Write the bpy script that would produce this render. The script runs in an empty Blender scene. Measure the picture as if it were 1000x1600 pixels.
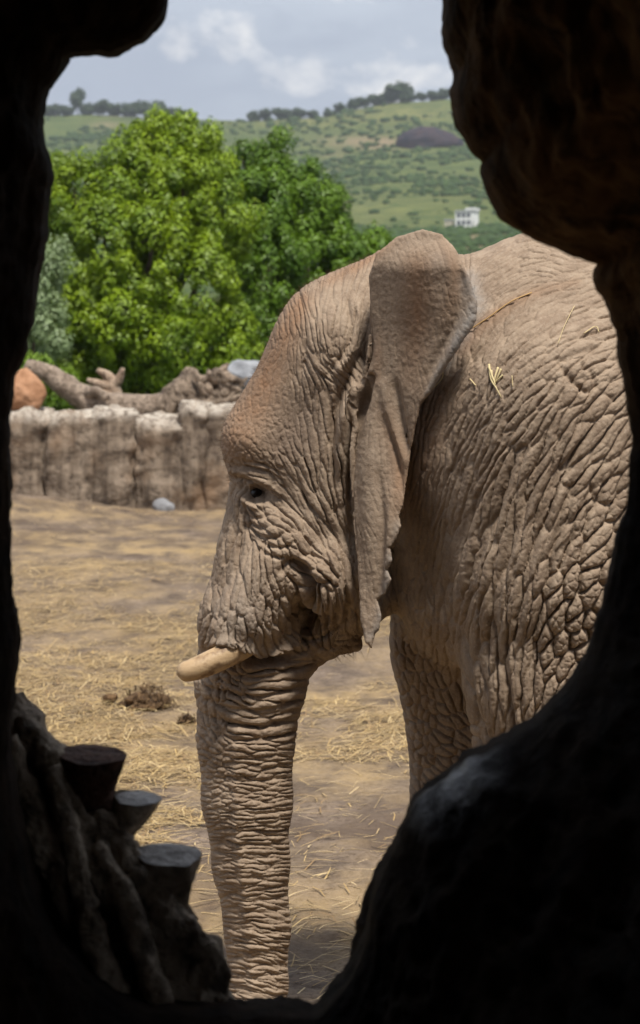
import bpy, math, random
import numpy as np
from mathutils import Vector, Matrix
R_ = math.radians
SC = bpy.context.scene
COL = SC.collection

# ------------------------------------------------------------------ camera, sky, sun, exposure
F = 3430.0           # focal length in photo pixels (photo is 1000 x 1600)
HY = 550.0           # photo row of the level line
CAMZ = 2.2
cam = bpy.data.cameras.new('camera'); camo = bpy.data.objects.new('camera', cam); COL.objects.link(camo)
camo.location = (0, 0, CAMZ); camo.rotation_euler = (R_(90), 0, 0)
cam.sensor_fit = 'VERTICAL'; cam.sensor_height = 36.0; cam.sensor_width = 22.5
cam.lens = 36.0 * F / 1600.0
cam.shift_y = -(800 - HY) / 1600.0
cam.clip_start = 0.02; cam.clip_end = 20000
cam.dof.use_dof = True; cam.dof.focus_distance = 6.72; cam.dof.aperture_fstop = 6.0
SC.camera = camo

SUN_EL, SUN_AZ = 66.0, 158.0       # azimuth clockwise from +Y (view direction)
sd = Vector((math.sin(R_(SUN_AZ)) * math.cos(R_(SUN_EL)), math.cos(R_(SUN_AZ)) * math.cos(R_(SUN_EL)), math.sin(R_(SUN_EL))))
sun = bpy.data.lights.new('sun', 'SUN'); suno = bpy.data.objects.new('sun', sun); COL.objects.link(suno)
sun.energy = 3.1; sun.angle = R_(10.0); sun.color = (1.0, 0.95, 0.87)
suno.rotation_euler = sd.to_track_quat('Z', 'Y').to_euler(); suno.location = (30, -30, 60)

SC.view_settings.view_transform = 'Standard'; SC.view_settings.look = 'None'
SC.view_settings.exposure = 0.88; SC.view_settings.gamma = 1.0
SC.view_settings.use_curve_mapping = False
SC.render.engine = 'CYCLES'
SC.cycles.use_denoising = True
SC.cycles.max_bounces = 6; SC.cycles.diffuse_bounces = 3; SC.cycles.glossy_bounces = 2
SC.cycles.transmission_bounces = 3; SC.cycles.volume_bounces = 0; SC.cycles.transparent_max_bounces = 4
SC.cycles.sample_clamp_indirect = 6.0
SC.cycles.use_adaptive_sampling = True; SC.cycles.adaptive_threshold = 0.02

class NT:
    """tiny node-tree helper"""
    def __init__(s, tree): s.t = tree; s.n = tree.nodes; s.l = tree.links
    def add(s, typ, **kw):
        nd = s.n.new(typ)
        for k, v in kw.items():
            if k == 'inp':
                for a, b in v.items():
                    if hasattr(b, 'is_linked') or isinstance(b, bpy.types.NodeSocket): s.l.new(b, nd.inputs[a])
                    else: nd.inputs[a].default_value = b
            else: setattr(nd, k, v)
        return nd
    def noise(s, vec, scale, detail=4, rough=.55, dist=0.0):
        nd = s.add('ShaderNodeTexNoise', inp={'Scale': scale, 'Detail': detail, 'Roughness': rough, 'Distortion': dist})
        if vec is not None: s.l.new(vec, nd.inputs['Vector'])
        return nd.outputs['Fac']
    def mapping(s, vec, scale=(1, 1, 1), rot=(0, 0, 0), loc=(0, 0, 0)):
        return s.add('ShaderNodeMapping', inp={'Vector': vec, 'Scale': scale, 'Rotation': rot, 'Location': loc}).outputs[0]
    def ramp(s, fac, stops, interp='LINEAR'):
        nd = s.add('ShaderNodeValToRGB'); s.l.new(fac, nd.inputs[0]); cr = nd.color_ramp; cr.interpolation = interp
        while len(cr.elements) < len(stops): cr.elements.new(0.5)
        for e, (p, c) in zip(cr.elements, stops):
            e.position = p; e.color = (c, c, c, 1) if not hasattr(c, '__len__') else (*c[:3], 1)
        return nd.outputs[0]
    def mix(s, a, b, fac, mode='MIX'):
        nd = s.add('ShaderNodeMix', data_type='RGBA', blend_type=mode)
        for sock, v in ((nd.inputs[0], fac), (nd.inputs[6], a), (nd.inputs[7], b)):
            if isinstance(v, bpy.types.NodeSocket): s.l.new(v, sock)
            elif hasattr(v, '__len__'): sock.default_value = (*v[:3], 1)
            else: sock.default_value = v
        return nd.outputs[2]
    def math(s, op, a, b=0.0, clamp=False):
        nd = s.add('ShaderNodeMath', operation=op, use_clamp=clamp)
        for i, v in ((0, a), (1, b)):
            if isinstance(v, bpy.types.NodeSocket): s.l.new(v, nd.inputs[i])
            else: nd.inputs[i].default_value = v
        return nd.outputs[0]

def build_world():
    w = bpy.data.worlds.new('World'); SC.world = w; w.use_nodes = True
    t = NT(w.node_tree); w.node_tree.nodes.clear()
    sky = t.add('ShaderNodeTexSky', sky_type='NISHITA')
    sky.sun_disc = False; sky.sun_elevation = R_(SUN_EL); sky.sun_rotation = R_(SUN_AZ)
    sky.air_density = 1.0; sky.dust_density = 2.0; sky.ozone_density = 1.5
    tc = t.add('ShaderNodeTexCoord').outputs['Generated']
    # clouds: soft grey veil everywhere, heaped white clouds low down
    v1 = t.mapping(tc, (15, 15, 27), loc=(3.1, 1.7, 1.15))
    n1 = t.noise(v1, 1.0, 7, .52, .25)
    v2 = t.mapping(tc, (5, 5, 16), loc=(7.2, 0.4, 2.0))
    n2 = t.noise(v2, 1.0, 5, .55, .3)
    v3 = t.mapping(tc, (22, 22, 40), loc=(1.2, 9.4, 4.0))
    n3 = t.noise(v3, 1.0, 6, .6, .2)
    c = t.mix(sky.outputs[0], (4.6, 4.9, 5.5), .80)
    c = t.mix(c, (3.0, 3.4, 4.2), t.ramp(n2, [(.40, 0), (.68, .8)]))
    c = t.mix(c, (3.2, 3.6, 4.4), t.ramp(n3, [(.50, 0), (.62, .55)]))
    c = t.mix(c, (8.6, 8.3, 7.9), t.ramp(n1, [(.555, 0), (.70, .85)]))
    bg = t.add('ShaderNodeBackground', inp={'Color': c, 'Strength': 0.078})
    out = t.add('ShaderNodeOutputWorld'); t.l.new(bg.outputs[0], out.inputs[0])
build_world()

# ------------------------------------------------------------------ helpers
def W(px, py, Y):
    """world point seen at a photo pixel at distance Y"""
    return np.array([(px - 500.0) / F * Y, Y, CAMZ - (py - HY) / F * Y])
def PIX(P):
    return 500 + P[:, 0] / P[:, 1] * F, HY - (P[:, 2] - CAMZ) / P[:, 1] * F

def hash3(ix, iy, iz, seed):
    h = (ix.astype(np.int64) * 374761393 + iy.astype(np.int64) * 668265263 + iz.astype(np.int64) * 2147483647 + seed * 974711) & 0xFFFFFFFF
    h = ((h ^ (h >> 13)) * 1274126177) & 0xFFFFFFFF
    h = ((h ^ (h >> 16)) * 2246822519) & 0xFFFFFFFF
    h = h ^ (h >> 15)
    return (h & 0xFFFFFF) / float(0xFFFFFF)
def vnoise(P, seed=0):
    """smooth value noise, -1..1"""
    I = np.floor(P).astype(np.int64); f = P - I; f = f * f * f * (f * (f * 6 - 15) + 10)
    r = 0
    for dx in (0, 1):
        wx = f[:, 0] if dx else 1 - f[:, 0]
        for dy in (0, 1):
            wy = f[:, 1] if dy else 1 - f[:, 1]
            for dz in (0, 1):
                wz = f[:, 2] if dz else 1 - f[:, 2]
                r = r + wx * wy * wz * hash3(I[:, 0] + dx, I[:, 1] + dy, I[:, 2] + dz, seed)
    return r * 2 - 1
def fbm(P, oct=4, seed=0, gain=.5):
    P = np.asarray(P, float); a = 1.0; s = 0; t = 0
    for o in range(oct):
        s = s + a * vnoise(P * (2.03 ** o) + 17.3 * o, seed + o); t += a; a *= gain
    return s / t
def ridged(P, oct=4, seed=0, gain=.5):
    P = np.asarray(P, float); a = 1.0; s = 0; t = 0
    for o in range(oct):
        s = s + a * (1 - 2 * np.abs(vnoise(P * (2.03 ** o) + 11.1 * o, seed + o))); t += a; a *= gain
    return s / t
def p3(u, v, w=0.0):
    u = np.asarray(u, float); v = np.asarray(v, float)
    return np.stack([u.ravel(), v.ravel(), np.full(u.size, float(w))], 1)
def sstep(a, b, x):
    t = np.clip((x - a) / (b - a), 0, 1); return t * t * (3 - 2 * t)

def mesh_obj(name, V, faces, mat=None, parent=None, smooth=True, cols=None, **props):
    """one mesh object from arrays; faces: (n,k) array or list"""
    me = bpy.data.meshes.new(name)
    V = np.asarray(V, float)
    if isinstance(faces, np.ndarray):
        n, k = faces.shape
        me.vertices.add(len(V)); me.vertices.foreach_set('co', V.ravel())
        me.loops.add(n * k); me.loops.foreach_set('vertex_index', faces.astype(np.int32).ravel())
        me.polygons.add(n); me.polygons.foreach_set('loop_start', np.arange(0, n * k, k, dtype=np.int32))
        me.update(calc_edges=True)
    else:
        me.from_pydata([tuple(v) for v in V], [], [tuple(int(i) for i in f) for f in faces])
    if smooth: me.polygons.foreach_set('use_smooth', np.ones(len(me.polygons), bool))
    for cn, arr in (cols or {}).items():
        at = me.color_attributes.new(cn, 'FLOAT_COLOR', 'POINT')
        a4 = np.ones((len(V), 4), np.float32); a4[:, :3] = arr
        at.data.foreach_set('color', a4.ravel())
    me.validate(); me.update()
    if mat: me.materials.append(mat)
    o = bpy.data.objects.new(name, me); COL.objects.link(o)
    if parent: o.parent = parent
    for k, v in props.items(): o[k] = v
    return o
def empty(name, loc=(0, 0, 0), **props):
    o = bpy.data.objects.new(name, None); COL.objects.link(o); o.location = loc; o.empty_display_size = .1
    for k, v in props.items(): o[k] = v
    return o
def part(root, name, V, faces, mat, **kw):
    """child mesh given in world coordinates of a root Empty (translation only)"""
    V = np.asarray(V, float) - np.array(root.location)
    return mesh_obj(name, V, faces, mat, parent=root, **kw)

def new_mat(name):
    m = bpy.data.materials.new(name); m.use_nodes = True; m.node_tree.nodes.clear()
    t = NT(m.node_tree); b = t.add('ShaderNodeBsdfPrincipled'); o = t.add('ShaderNodeOutputMaterial')
    t.l.new(b.outputs[0], o.inputs[0]); b.inputs['Roughness'].default_value = .8
    if 'Specular IOR Level' in b.inputs: b.inputs['Specular IOR Level'].default_value = .3
    t.b = b; t.m = m
    t.obj = t.add('ShaderNodeTexCoord').outputs['Object']
    return t
def set_col(t, c):
    if isinstance(c, bpy.types.NodeSocket): t.l.new(c, t.b.inputs['Base Color'])
    else: t.b.inputs['Base Color'].default_value = (*c, 1)
def set_bump(t, h, dist=.01, strength=1.0):
    b = t.add('ShaderNodeBump', inp={'Strength': strength, 'Distance': dist, 'Height': h}); t.l.new(b.outputs[0], t.b.inputs['Normal'])

def tube(pts, rad, n=12, cap=True, squash=None, seed=0, rough=0.0, rs=6.0):
    """tapered tube along points; returns V, quads/tris list as (n,4) array"""
    P = np.asarray(pts, float); rad = np.asarray(rad, float)
    T = np.gradient(P, axis=0); T /= np.linalg.norm(T, axis=1)[:, None] + 1e-9
    ref = np.array([0, 0, 1.0]) if abs(T[0, 2]) < .9 else np.array([1.0, 0, 0])
    V = []; 
    A = np.cross(T[0], ref); A /= np.linalg.norm(A)
    for i in range(len(P)):
        A = A - T[i] * A.dot(T[i]); A /= np.linalg.norm(A) + 1e-9
        B = np.cross(T[i], A)
        a = np.linspace(0, 2 * np.pi, n, endpoint=False)
        V.append(P[i] + rad[i] * (np.cos(a)[:, None] * A + np.sin(a)[:, None] * B))
    V = np.array(V); m = len(P)
    if rough:
        d = V - P[:, None, :]
        k = 1 + rough * ridged(V.reshape(-1, 3) * rs, 3, seed).reshape(m, n)
        V = P[:, None, :] + d * k[..., None]
    V = V.reshape(-1, 3)
    i = np.arange(m - 1)[:, None] * n; j = np.arange(n)[None, :]; j2 = (j + 1) % n
    Q = np.stack([i + j, i + j2, i + n + j2, i + n + j], -1).reshape(-1, 4)
    if cap:
        V = np.vstack([V, P[0], P[-1]]); a, b = len(V) - 2, len(V) - 1
        jj = np.arange(n); jk = (jj + 1) % n; o = (m - 1) * n
        Q = np.vstack([Q, np.stack([np.full(n, a), jk, jj, jj], 1), np.stack([np.full(n, b), o + jj, o + jk, o + jk], 1)])
    return V, Q
def q2list(Q):
    out = []
    for f in np.asarray(Q).tolist():
        g = []
        for i in f:
            if i not in g: g.append(i)
        if len(g) > 2: out.append(g)
    return out
def q2tri(Q):
    Q = np.asarray(Q); T = np.vstack([Q[:, [0, 1, 2]], Q[:, [0, 2, 3]]])
    return T[(T[:, 0] != T[:, 1]) & (T[:, 1] != T[:, 2]) & (T[:, 0] != T[:, 2])]
def spline(pts, n):
    """Catmull-Rom through points (any dimension)"""
    P = np.asarray(pts, float); P = np.vstack([2 * P[0] - P[1], P, 2 * P[-1] - P[-2]])
    t = np.linspace(0, len(P) - 3 - 1e-6, n); i = t.astype(int); f = (t - i)[:, None]
    a, b, c, d = P[i], P[i + 1], P[i + 2], P[i + 3]
    return .5 * (2 * b + (c - a) * f + (2 * a - 5 * b + 4 * c - d) * f ** 2 + (3 * b - a - 3 * c + d) * f ** 3)
def merge(parts):
    V = []; T = []; o = 0
    for v, t in parts: V.append(v); T.append(np.asarray(t) + o); o += len(v)
    return np.vstack(V), np.vstack(T)
def icosphere(sub=3):
    g = (1 + 5 ** .5) / 2
    V = np.array([(-1, g, 0), (1, g, 0), (-1, -g, 0), (1, -g, 0), (0, -1, g), (0, 1, g), (0, -1, -g), (0, 1, -g), (g, 0, -1), (g, 0, 1), (-g, 0, -1), (-g, 0, 1)], float)
    V /= np.linalg.norm(V[0])
    T = np.array([(0, 11, 5), (0, 5, 1), (0, 1, 7), (0, 7, 10), (0, 10, 11), (1, 5, 9), (5, 11, 4), (11, 10, 2), (10, 7, 6), (7, 1, 8), (3, 9, 4), (3, 4, 2), (3, 2, 6), (3, 6, 8), (3, 8, 9), (4, 9, 5), (2, 4, 11), (6, 2, 10), (8, 6, 7), (9, 8, 1)])
    for _ in range(sub):
        E = np.sort(np.vstack([T[:, [0, 1]], T[:, [1, 2]], T[:, [2, 0]]]), 1)
        U, inv = np.unique(E, axis=0, return_inverse=True); inv = inv.ravel()
        M = V[U].mean(1); M /= np.linalg.norm(M, axis=1)[:, None]
        n = len(T); ab, bc, ca = (inv[:n] + len(V)), (inv[n:2 * n] + len(V)), (inv[2 * n:] + len(V))
        V = np.vstack([V, M]); a, b, c = T.T
        T = np.vstack([np.stack(x, 1) for x in ((a, ab, ca), (ab, b, bc), (ca, bc, c), (ab, bc, ca))])
    return V, T
# ------------------------------------------------------------------ the elephant
YM = 7.0                                   # its mid plane
PRIM = []
def cone(grp, a, b, k=.08):
    """tapered capsule: (px, py, r_px, Y, depth_scale)"""
    (ax, ay, ar, aY, ak), (bx, by, br, bY, bk) = a, b
    PRIM.append((grp, 'c', W(ax, ay, aY), W(bx, by, bY), ar * aY / F, br * bY / F, ak, bk, k))
def ell(grp, px, py, Y, ru, rv, rw, rot=0, k=.08):
    PRIM.append((grp, 'e', W(px, py, Y), ru * Y / F, rv * Y / F, rw, R_(rot), k))
def chain(grp, pts, k=.08):
    for a, b in zip(pts[:-1], pts[1:]): cone(grp, a, b, k)
def both(fn, *pts, **kw):
    """the same primitive on the far side (mirrored in the mid plane)"""
    fn(*pts, **kw)

def gz(z, Y):                               # photo row of a height z at distance Y
    return HY - (z - CAMZ) * F / Y
H = YM
# head
cone(0, (545, 545, 108, H, 1.22), (429, 690, 84, H, 1.28), .05)          # forehead to brow
cone(0, (545, 545, 108, H, 1.22), (640, 474, 96, H, 1.25), .10)         # dome
ell(0, 520, 700, H, 118, 165, .275, 0, .08)                              # side of the head
chain(0, [(446, 735, 76, H, 1.2), (435, 800, 74, H, 1.15), (418, 870, 74, H, 1.12), (398, 970, 82, H, 1.05), (392, 1065, 86, H, .98)], .06)
chain(0, [(392, 1065, 86, H, .98), (384, 1150, 75, H, 1.0), (386, 1250, 69, H, 1.0), (392, 1350, 58.5, H, 1.0), (402, 1450, 50, H, 1.0), (402, 1540, 46, H, 1.0), (384, 1622, 42, H, 1.0), (352, 1648, 36, H, .9)], .03)
cone(0, (520, 800, 95, H, 1.25), (545, 925, 62, H, 1.55), .07)           # jaw
cone(0, (545, 925, 62, H, 1.4), (510, 985, 36, H, 1.5), .05)             # chin
cone(0, (455, 1018, 46, H, 1.1), (528, 980, 34, H, 1.2), .04)
ell(0, 545, 1006, H, 22, 16, .05, 0, .02)
for yy in (6.825, 7.175):
    cone(0, (452, 850, 52, yy, 1.0), (392, 962, 50, yy, 1.0), .045)      # tusk sheath
    cone(0, (392, 962, 50, yy, 1.0), (370, 986, 43, yy, 1.0), .025)
    ell(0, 515, 900, yy - .03 if yy < 7 else yy + .03, 52, 62, .09, 20, .035)      # cheek
# neck, barrel
cone(1, (600, 620, 150, H, .95), (790, 640, 262, H, .78), .12)
cone(1, (900, 690, 318, H, .92), (1700, 735, 330, H, 1.02), .15)
ell(1, 1820, 690, H, 270, 300, .60, 0, .15)                              # rump
# near and far shoulders with fore legs
def leg(pts, k): chain(1, pts, k)
leg([(862, 640, 165, 6.66, 1), (868, 900, 160, 6.66, 1), (866, 1060, 138, 6.66, 1), (862, 1190, 116, 6.66, 1), (858, 1400, 92, 6.66, 1), (856, gz(.12, 6.66), 98, 6.66, 1), (852, gz(.10, 6.66), 100, 6.66, 1)], .06)
leg([(800, 700, 150, 7.30, 1), (762, 920, 146, 7.30, 1), (745, 1010, 130, 7.32, 1), (742, 1240, 95, 7.32, 1), (735, 1400, 88, 7.32, 1), (730, gz(.12, 7.32), 94, 7.32, 1), (727, gz(.10, 7.32), 96, 7.32, 1)], .06)
cone(1, (735, 760, 118, H, 1.3), (742, 930, 118, H, 1.5), .08)           # chest
for yy in (6.62, 7.38):
    leg([(1790, 760, 200, yy, 1), (1770, 1060, 150, yy, 1), (1820, 1330, 98, yy, 1), (1800, gz(.12, yy), 98, yy, 1), (1796, gz(.10, yy), 100, yy, 1)], .08)
chain(1, [(2080, 560, 34, H, 1), (2130, 700, 22, H, 1), (2125, 1000, 12, H, 1), (2120, 1180, 9, H, 1)], .04)   # tail

# ear outline, side view
EAR = [(578, 470), (576, 432), (588, 396), (620, 370), (660, 358), (690, 366), (714, 392), (731, 428), (742, 474), (738, 500), (720, 528), (697, 570),
       (672, 612), (657, 634), (650, 664), (642, 706), (635, 752), (630, 790), (624, 806), (627, 822), (619, 842), (609, 856), (613, 876), (604, 890), (612, 905), (603, 926), (590, 938), (596, 962), (593, 984), (585, 992), (581, 1013), (570, 1004),
       (563, 968), (561, 925), (558, 875), (552, 815), (548, 760), (546, 705), (552, 650), (564, 600), (572, 560), (577, 515)]
# ---- raster used for the side-view sculpting (photo pixel = about 2 mm on the animal)
U0, U1, V0, V1 = 250, 1080, 262, 1670
NU, NV = U1 - U0, V1 - V0
UU, VV = np.meshgrid(np.arange(U0, U1) + .5, np.arange(V0, V1) + .5)
def poly_sd(poly, uu, vv):
    P = np.asarray(poly, float); d = np.full(uu.shape, 1e9); ins = np.zeros(uu.shape, bool)
    for i in range(len(P)):
        ax, ay = P[i - 1]; bx, by = P[i]
        ex, ey = bx - ax, by - ay; wx, wy = uu - ax, vv - ay
        t = np.clip((wx * ex + wy * ey) / (ex * ex + ey * ey + 1e-9), 0, 1)
        d = np.minimum(d, (wx - ex * t) ** 2 + (wy - ey * t) ** 2)
        c = ((ay > vv) != (by > vv)) & (uu < (bx - ax) * (vv - ay) / (by - ay + 1e-12) + ax)
        ins ^= c
    d = np.sqrt(d); return np.where(ins, -d, d)
# the distance raster for the ear reaches wider than the sculpting raster
EAR_SD = np.full((NV, NU), 60.0); EAR_SD[:800, 230:560] = poly_sd(EAR, UU[:800, 230:560], VV[:800, 230:560])
def bil(A, u, v):
    x = np.clip(u - U0 - .5, 0, NU - 1.001); y = np.clip(v - V0 - .5, 0, NV - 1.001)
    i = x.astype(int); j = y.astype(int); fx = x - i; fy = y - j
    return A[j, i] * (1 - fx) * (1 - fy) + A[j, i + 1] * fx * (1 - fy) + A[j + 1, i] * (1 - fx) * fy + A[j + 1, i + 1] * fx * fy
def near(P):
    """far-side points are folded onto the near side so that both sides share one sculpt"""
    Q = P.copy(); Q[:, 1] = YM - np.abs(P[:, 1] - YM); return Q
def ear_depth(u, v):
    """distance of the ear's middle surface from the camera"""
    base = 6.672 - .20 * sstep(555, 735, u) - .05 * sstep(650, 1000, v)
    base = base - .05 * np.exp(-((u - 640) / 70) ** 2 - ((v - 420) / 80) ** 2)
    base = base + .05 * sstep(425, 360, v)                      # top rolls over to the head
    base = base + .035 * np.exp(-((u - 560 - (v - 600) * -.03) / 16) ** 2) * sstep(560, 640, v)
    base = base + .012 * np.sin((u - .25 * v) / 17.0) * sstep(560, 700, v)
    return base
def smin(a, b, k):
    h = np.maximum(k - np.abs(a - b), 0) / k; return np.minimum(a, b) - h * h * k * .25
BOX = []
def prim_boxes():
    bx = []
    for p in PRIM:
        if p[1] == 'c':
            r = np.array([max(p[4], p[5]), max(p[4] * p[6], p[5] * p[7]), max(p[4], p[5])]) + .17
            bx.append((np.minimum(p[2], p[3]) - r, np.maximum(p[2], p[3]) + r))
        else:
            r = max(p[3], p[4]); r = np.array([r, p[5], r]) + .17; bx.append((p[2] - r, p[2] + r))
    BOX.extend([np.array([x[0] for x in bx]), np.array([x[1] for x in bx])])
def sdf(P):
    """signed distance of the whole animal; points are handled in spatial blocks"""
    P = np.asarray(P, float)
    if not BOX: prim_boxes()
    c = np.floor(P / .16).astype(np.int64); key = (c[:, 0] * 4096 + c[:, 1]) * 4096 + c[:, 2]
    o = np.argsort(key, kind='stable'); ks = key[o]
    cut = np.concatenate([[0], np.nonzero(np.diff(ks))[0] + 1, [len(ks)]])
    D = np.empty(len(P))
    for i, j in zip(cut[:-1], cut[1:]):
        s = o[i:j]; D[s] = sdf_block(P[s])
    return D
def sdf_block(P):
    lo = P.min(0); hi = P.max(0); g = [None, None]
    for i in np.nonzero(((BOX[0] <= hi) & (BOX[1] >= lo)).all(1))[0]:
        p = PRIM[i]
        if p[1] == 'c':
            _, _, a, b, ra, rb, ka, kb, k = p
            ba = b - a; L2 = ba.dot(ba)
            q = P - a; t = np.clip((q @ ba) / L2, 0, 1)
            q = q - t[:, None] * ba; ky = ka + (kb - ka) * t
            d = np.sqrt(q[:, 0] ** 2 + (q[:, 1] / ky) ** 2 + q[:, 2] ** 2) - (ra + (rb - ra) * t)
        else:
            _, _, c, ru, rv, rw, rot, k = p
            q = P - c; cs, sn = math.cos(rot), math.sin(rot)
            x = q[:, 0] * cs - q[:, 2] * sn; z = q[:, 0] * sn + q[:, 2] * cs
            k0 = np.sqrt((x / ru) ** 2 + (q[:, 1] / rw) ** 2 + (z / rv) ** 2)
            k1 = np.sqrt((x / ru ** 2) ** 2 + (q[:, 1] / rw ** 2) ** 2 + (z / rv ** 2) ** 2)
            d = k0 * (k0 - 1) / np.maximum(k1, 1e-6)
        i = p[0]; g[i] = d if g[i] is None else smin(g[i], d, k)
    if g[0] is None and g[1] is None: d = np.full(len(P), .3)
    elif g[0] is None: d = g[1]
    elif g[1] is None: d = g[0]
    else: d = smin(g[0], g[1], .09)
    if lo[0] < .75 and hi[2] > .9:
        Q = near(P); u, v = PIX(Q)
        sel = (u > 520) & (u < 800) & (v > V0 + 2) & (v < 1060) & (np.abs(Q[:, 1] - 6.58) < .35)
        if sel.any():
            us, vs, Ys = u[sel], v[sel], Q[sel, 1]
            e2 = bil(EAR_SD, us, vs) * Ys / F
            th = .018 - .005 * sstep(-.05, 0.0, e2) * sstep(400, 470, vs) + .016 * sstep(450, 385, vs)
            slab = np.abs(Ys - ear_depth(us, vs)) - th
            a = e2 + .010; bb = slab + .010
            ear = np.minimum(np.maximum(a, bb), 0) + np.sqrt(np.maximum(a, 0) ** 2 + np.maximum(bb, 0) ** 2) - .010
            # welded to the head along its front and top, free behind and below
            k = .028 + .05 * sstep(600, 560, us) * sstep(560, 460, vs) + .09 * sstep(450, 385, vs) * sstep(735, 660, us)
            d = d.copy(); d[sel] = smin(d[sel], ear, k)
    return d
def grad(P, e=.004):
    t = np.array([(1, -1, -1), (-1, -1, 1), (-1, 1, -1), (1, 1, 1)], float)
    g = 0
    for k in t: g = g + k[None, :] * sdf(P + k * e)[:, None]
    return g / (4 * e)
def surface_nets(lo, hi, h):
    n = np.ceil((hi - lo) / h).astype(int) + 1
    S = 5; nc = n // S + 2
    ax = [lo[i] + np.arange(nc[i]) * h * S for i in range(3)]
    G = np.stack(np.meshgrid(*ax, indexing='ij'), -1).reshape(-1, 3)
    C = sdf(G).reshape(nc)
    fi = [np.minimum((np.arange(n[i]) + S // 2) // S, nc[i] - 1) for i in range(3)]
    Fd = C[np.ix_(*fi)].copy()
    m = np.abs(Fd) < h * S * 1.7
    idx = np.argwhere(m)
    Fd[m] = sdf(lo + idx * h)
    s = Fd < 0
    cs = np.zeros(n - 1, int)
    corners = [(i, j, k) for i in (0, 1) for j in (0, 1) for k in (0, 1)]
    for (i, j, k) in corners: cs += s[i:n[0] - 1 + i, j:n[1] - 1 + j, k:n[2] - 1 + k]
    act = (cs > 0) & (cs < 8); ci = np.argwhere(act)
    vid = np.full(n - 1, -1, int); vid[act] = np.arange(len(ci))
    acc = np.zeros((len(ci), 3)); cnt = np.zeros(len(ci))
    for a in corners:
        for axis in range(3):
            if a[axis]: continue
            b = list(a); b[axis] = 1
            fa = Fd[tuple((ci + a).T)]; fb = Fd[tuple((ci + b).T)]
            x = (fa < 0) != (fb < 0); t = np.zeros(len(ci)); t[x] = fa[x] / (fa[x] - fb[x])
            p = np.tile(np.array(a, float), (len(ci), 1)); p[:, axis] = t
            acc[x] += p[x]; cnt[x] += 1
    V = lo + (ci + acc / cnt[:, None]) * h
    Q = []
    for axis in range(3):
        o1, o2 = (axis + 1) % 3, (axis + 2) % 3
        sl0 = [slice(None)] * 3; sl1 = [slice(None)] * 3
        sl0[axis] = slice(0, -1); sl1[axis] = slice(1, None)
        ch = s[tuple(sl0)] != s[tuple(sl1)]
        e = np.argwhere(ch); e = e[(e[:, o1] > 0) & (e[:, o2] > 0) & (e[:, o1] < n[o1] - 1) & (e[:, o2] < n[o2] - 1)]
        q = []
        for d1, d2 in ((-1, -1), (0, -1), (0, 0), (-1, 0)):
            c = e.copy(); c[:, o1] += d1; c[:, o2] += d2; q.append(vid[tuple(c.T)])
        q = np.stack(q, 1); neg = s[tuple(e.T)]
        q[~neg] = q[~neg][:, ::-1]; Q.append(q)
    return V, np.vstack(Q)
def project(P, it=2):
    for _ in range(it):
        f = sdf(P); g = grad(P); P = P - (f / np.maximum((g ** 2).sum(1), .2))[:, None] * g
    return P
def refine(V, T, target):
    E = np.sort(np.vstack([T[:, [0, 1]], T[:, [1, 2]], T[:, [2, 0]]]), 1)
    key = E[:, 0].astype(np.int64) * len(V) + E[:, 1]
    U, first, inv = np.unique(key, return_index=True, return_inverse=True); U = E[first]; inv = inv.ravel()
    mid = (V[U[:, 0]] + V[U[:, 1]]) / 2; ln = np.linalg.norm(V[U[:, 0]] - V[U[:, 1]], axis=1)
    sp = ln > target(mid, U)
    new = np.full(len(U), -1); new[sp] = len(V) + np.arange(sp.sum())
    n = len(T); m = np.stack([new[inv[:n]], new[inv[n:2 * n]], new[inv[2 * n:]]], 1)
    c = (m >= 0).sum(1); out = [T[c == 0]]
    for r in range(3):
        x = (c == 1) & (m[:, r] >= 0); t = np.roll(T[x], -r, 1); a = m[x, r]
        out += [np.stack([t[:, 0], a, t[:, 2]], 1), np.stack([a, t[:, 1], t[:, 2]], 1)]
        x = (c == 2) & (m[:, (r + 2) % 3] < 0); t = np.roll(T[x], -r, 1); mm = np.roll(m[x], -r, 1); a, b = mm[:, 0], mm[:, 1]
        out += [np.stack([a, t[:, 1], b], 1), np.stack([t[:, 0], a, b], 1), np.stack([t[:, 0], b, t[:, 2]], 1)]
    x = c == 3; t = T[x]; a, b, d = m[x].T
    out += [np.stack([t[:, 0], a, d], 1), np.stack([a, t[:, 1], b], 1), np.stack([d, b, t[:, 2]], 1), np.stack([a, b, d], 1)]
    return np.vstack([V, mid[sp]]), np.vstack(out), len(V)

# ---- skin relief: flow-aligned cells with creases between them
RNG = np.random.default_rng(7)
def field(ctrl, u, v):
    C = np.array(ctrl, float)
    an = np.arctan2(C[:, 3], C[:, 2]) * 2
    val = np.stack([np.cos(an), np.sin(an), np.log(C[:, 4]), np.log(C[:, 5]), C[:, 6]], 1)
    num = 0; den = 0
    for i in range(len(C)):
        w = 1.0 / (((u - C[i, 0]) ** 2 + (v - C[i, 1]) ** 2) + 150.0) ** 1.6
        num = num + w[..., None] * val[i]; den = den + w
    r = num / den[..., None]
    return np.arctan2(r[..., 1], r[..., 0]) / 2, np.exp(r[..., 2]), np.exp(r[..., 3]), r[..., 4]
def lownoise(size, seed):
    """smooth noise over the raster, worked out at a quarter of its resolution"""
    uu, vv = UU[::4, ::4], VV[::4, ::4]
    A = fbm(p3(uu / size, vv / size, seed + .5), 3, seed).reshape(uu.shape)
    return upsample(A)
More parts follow.
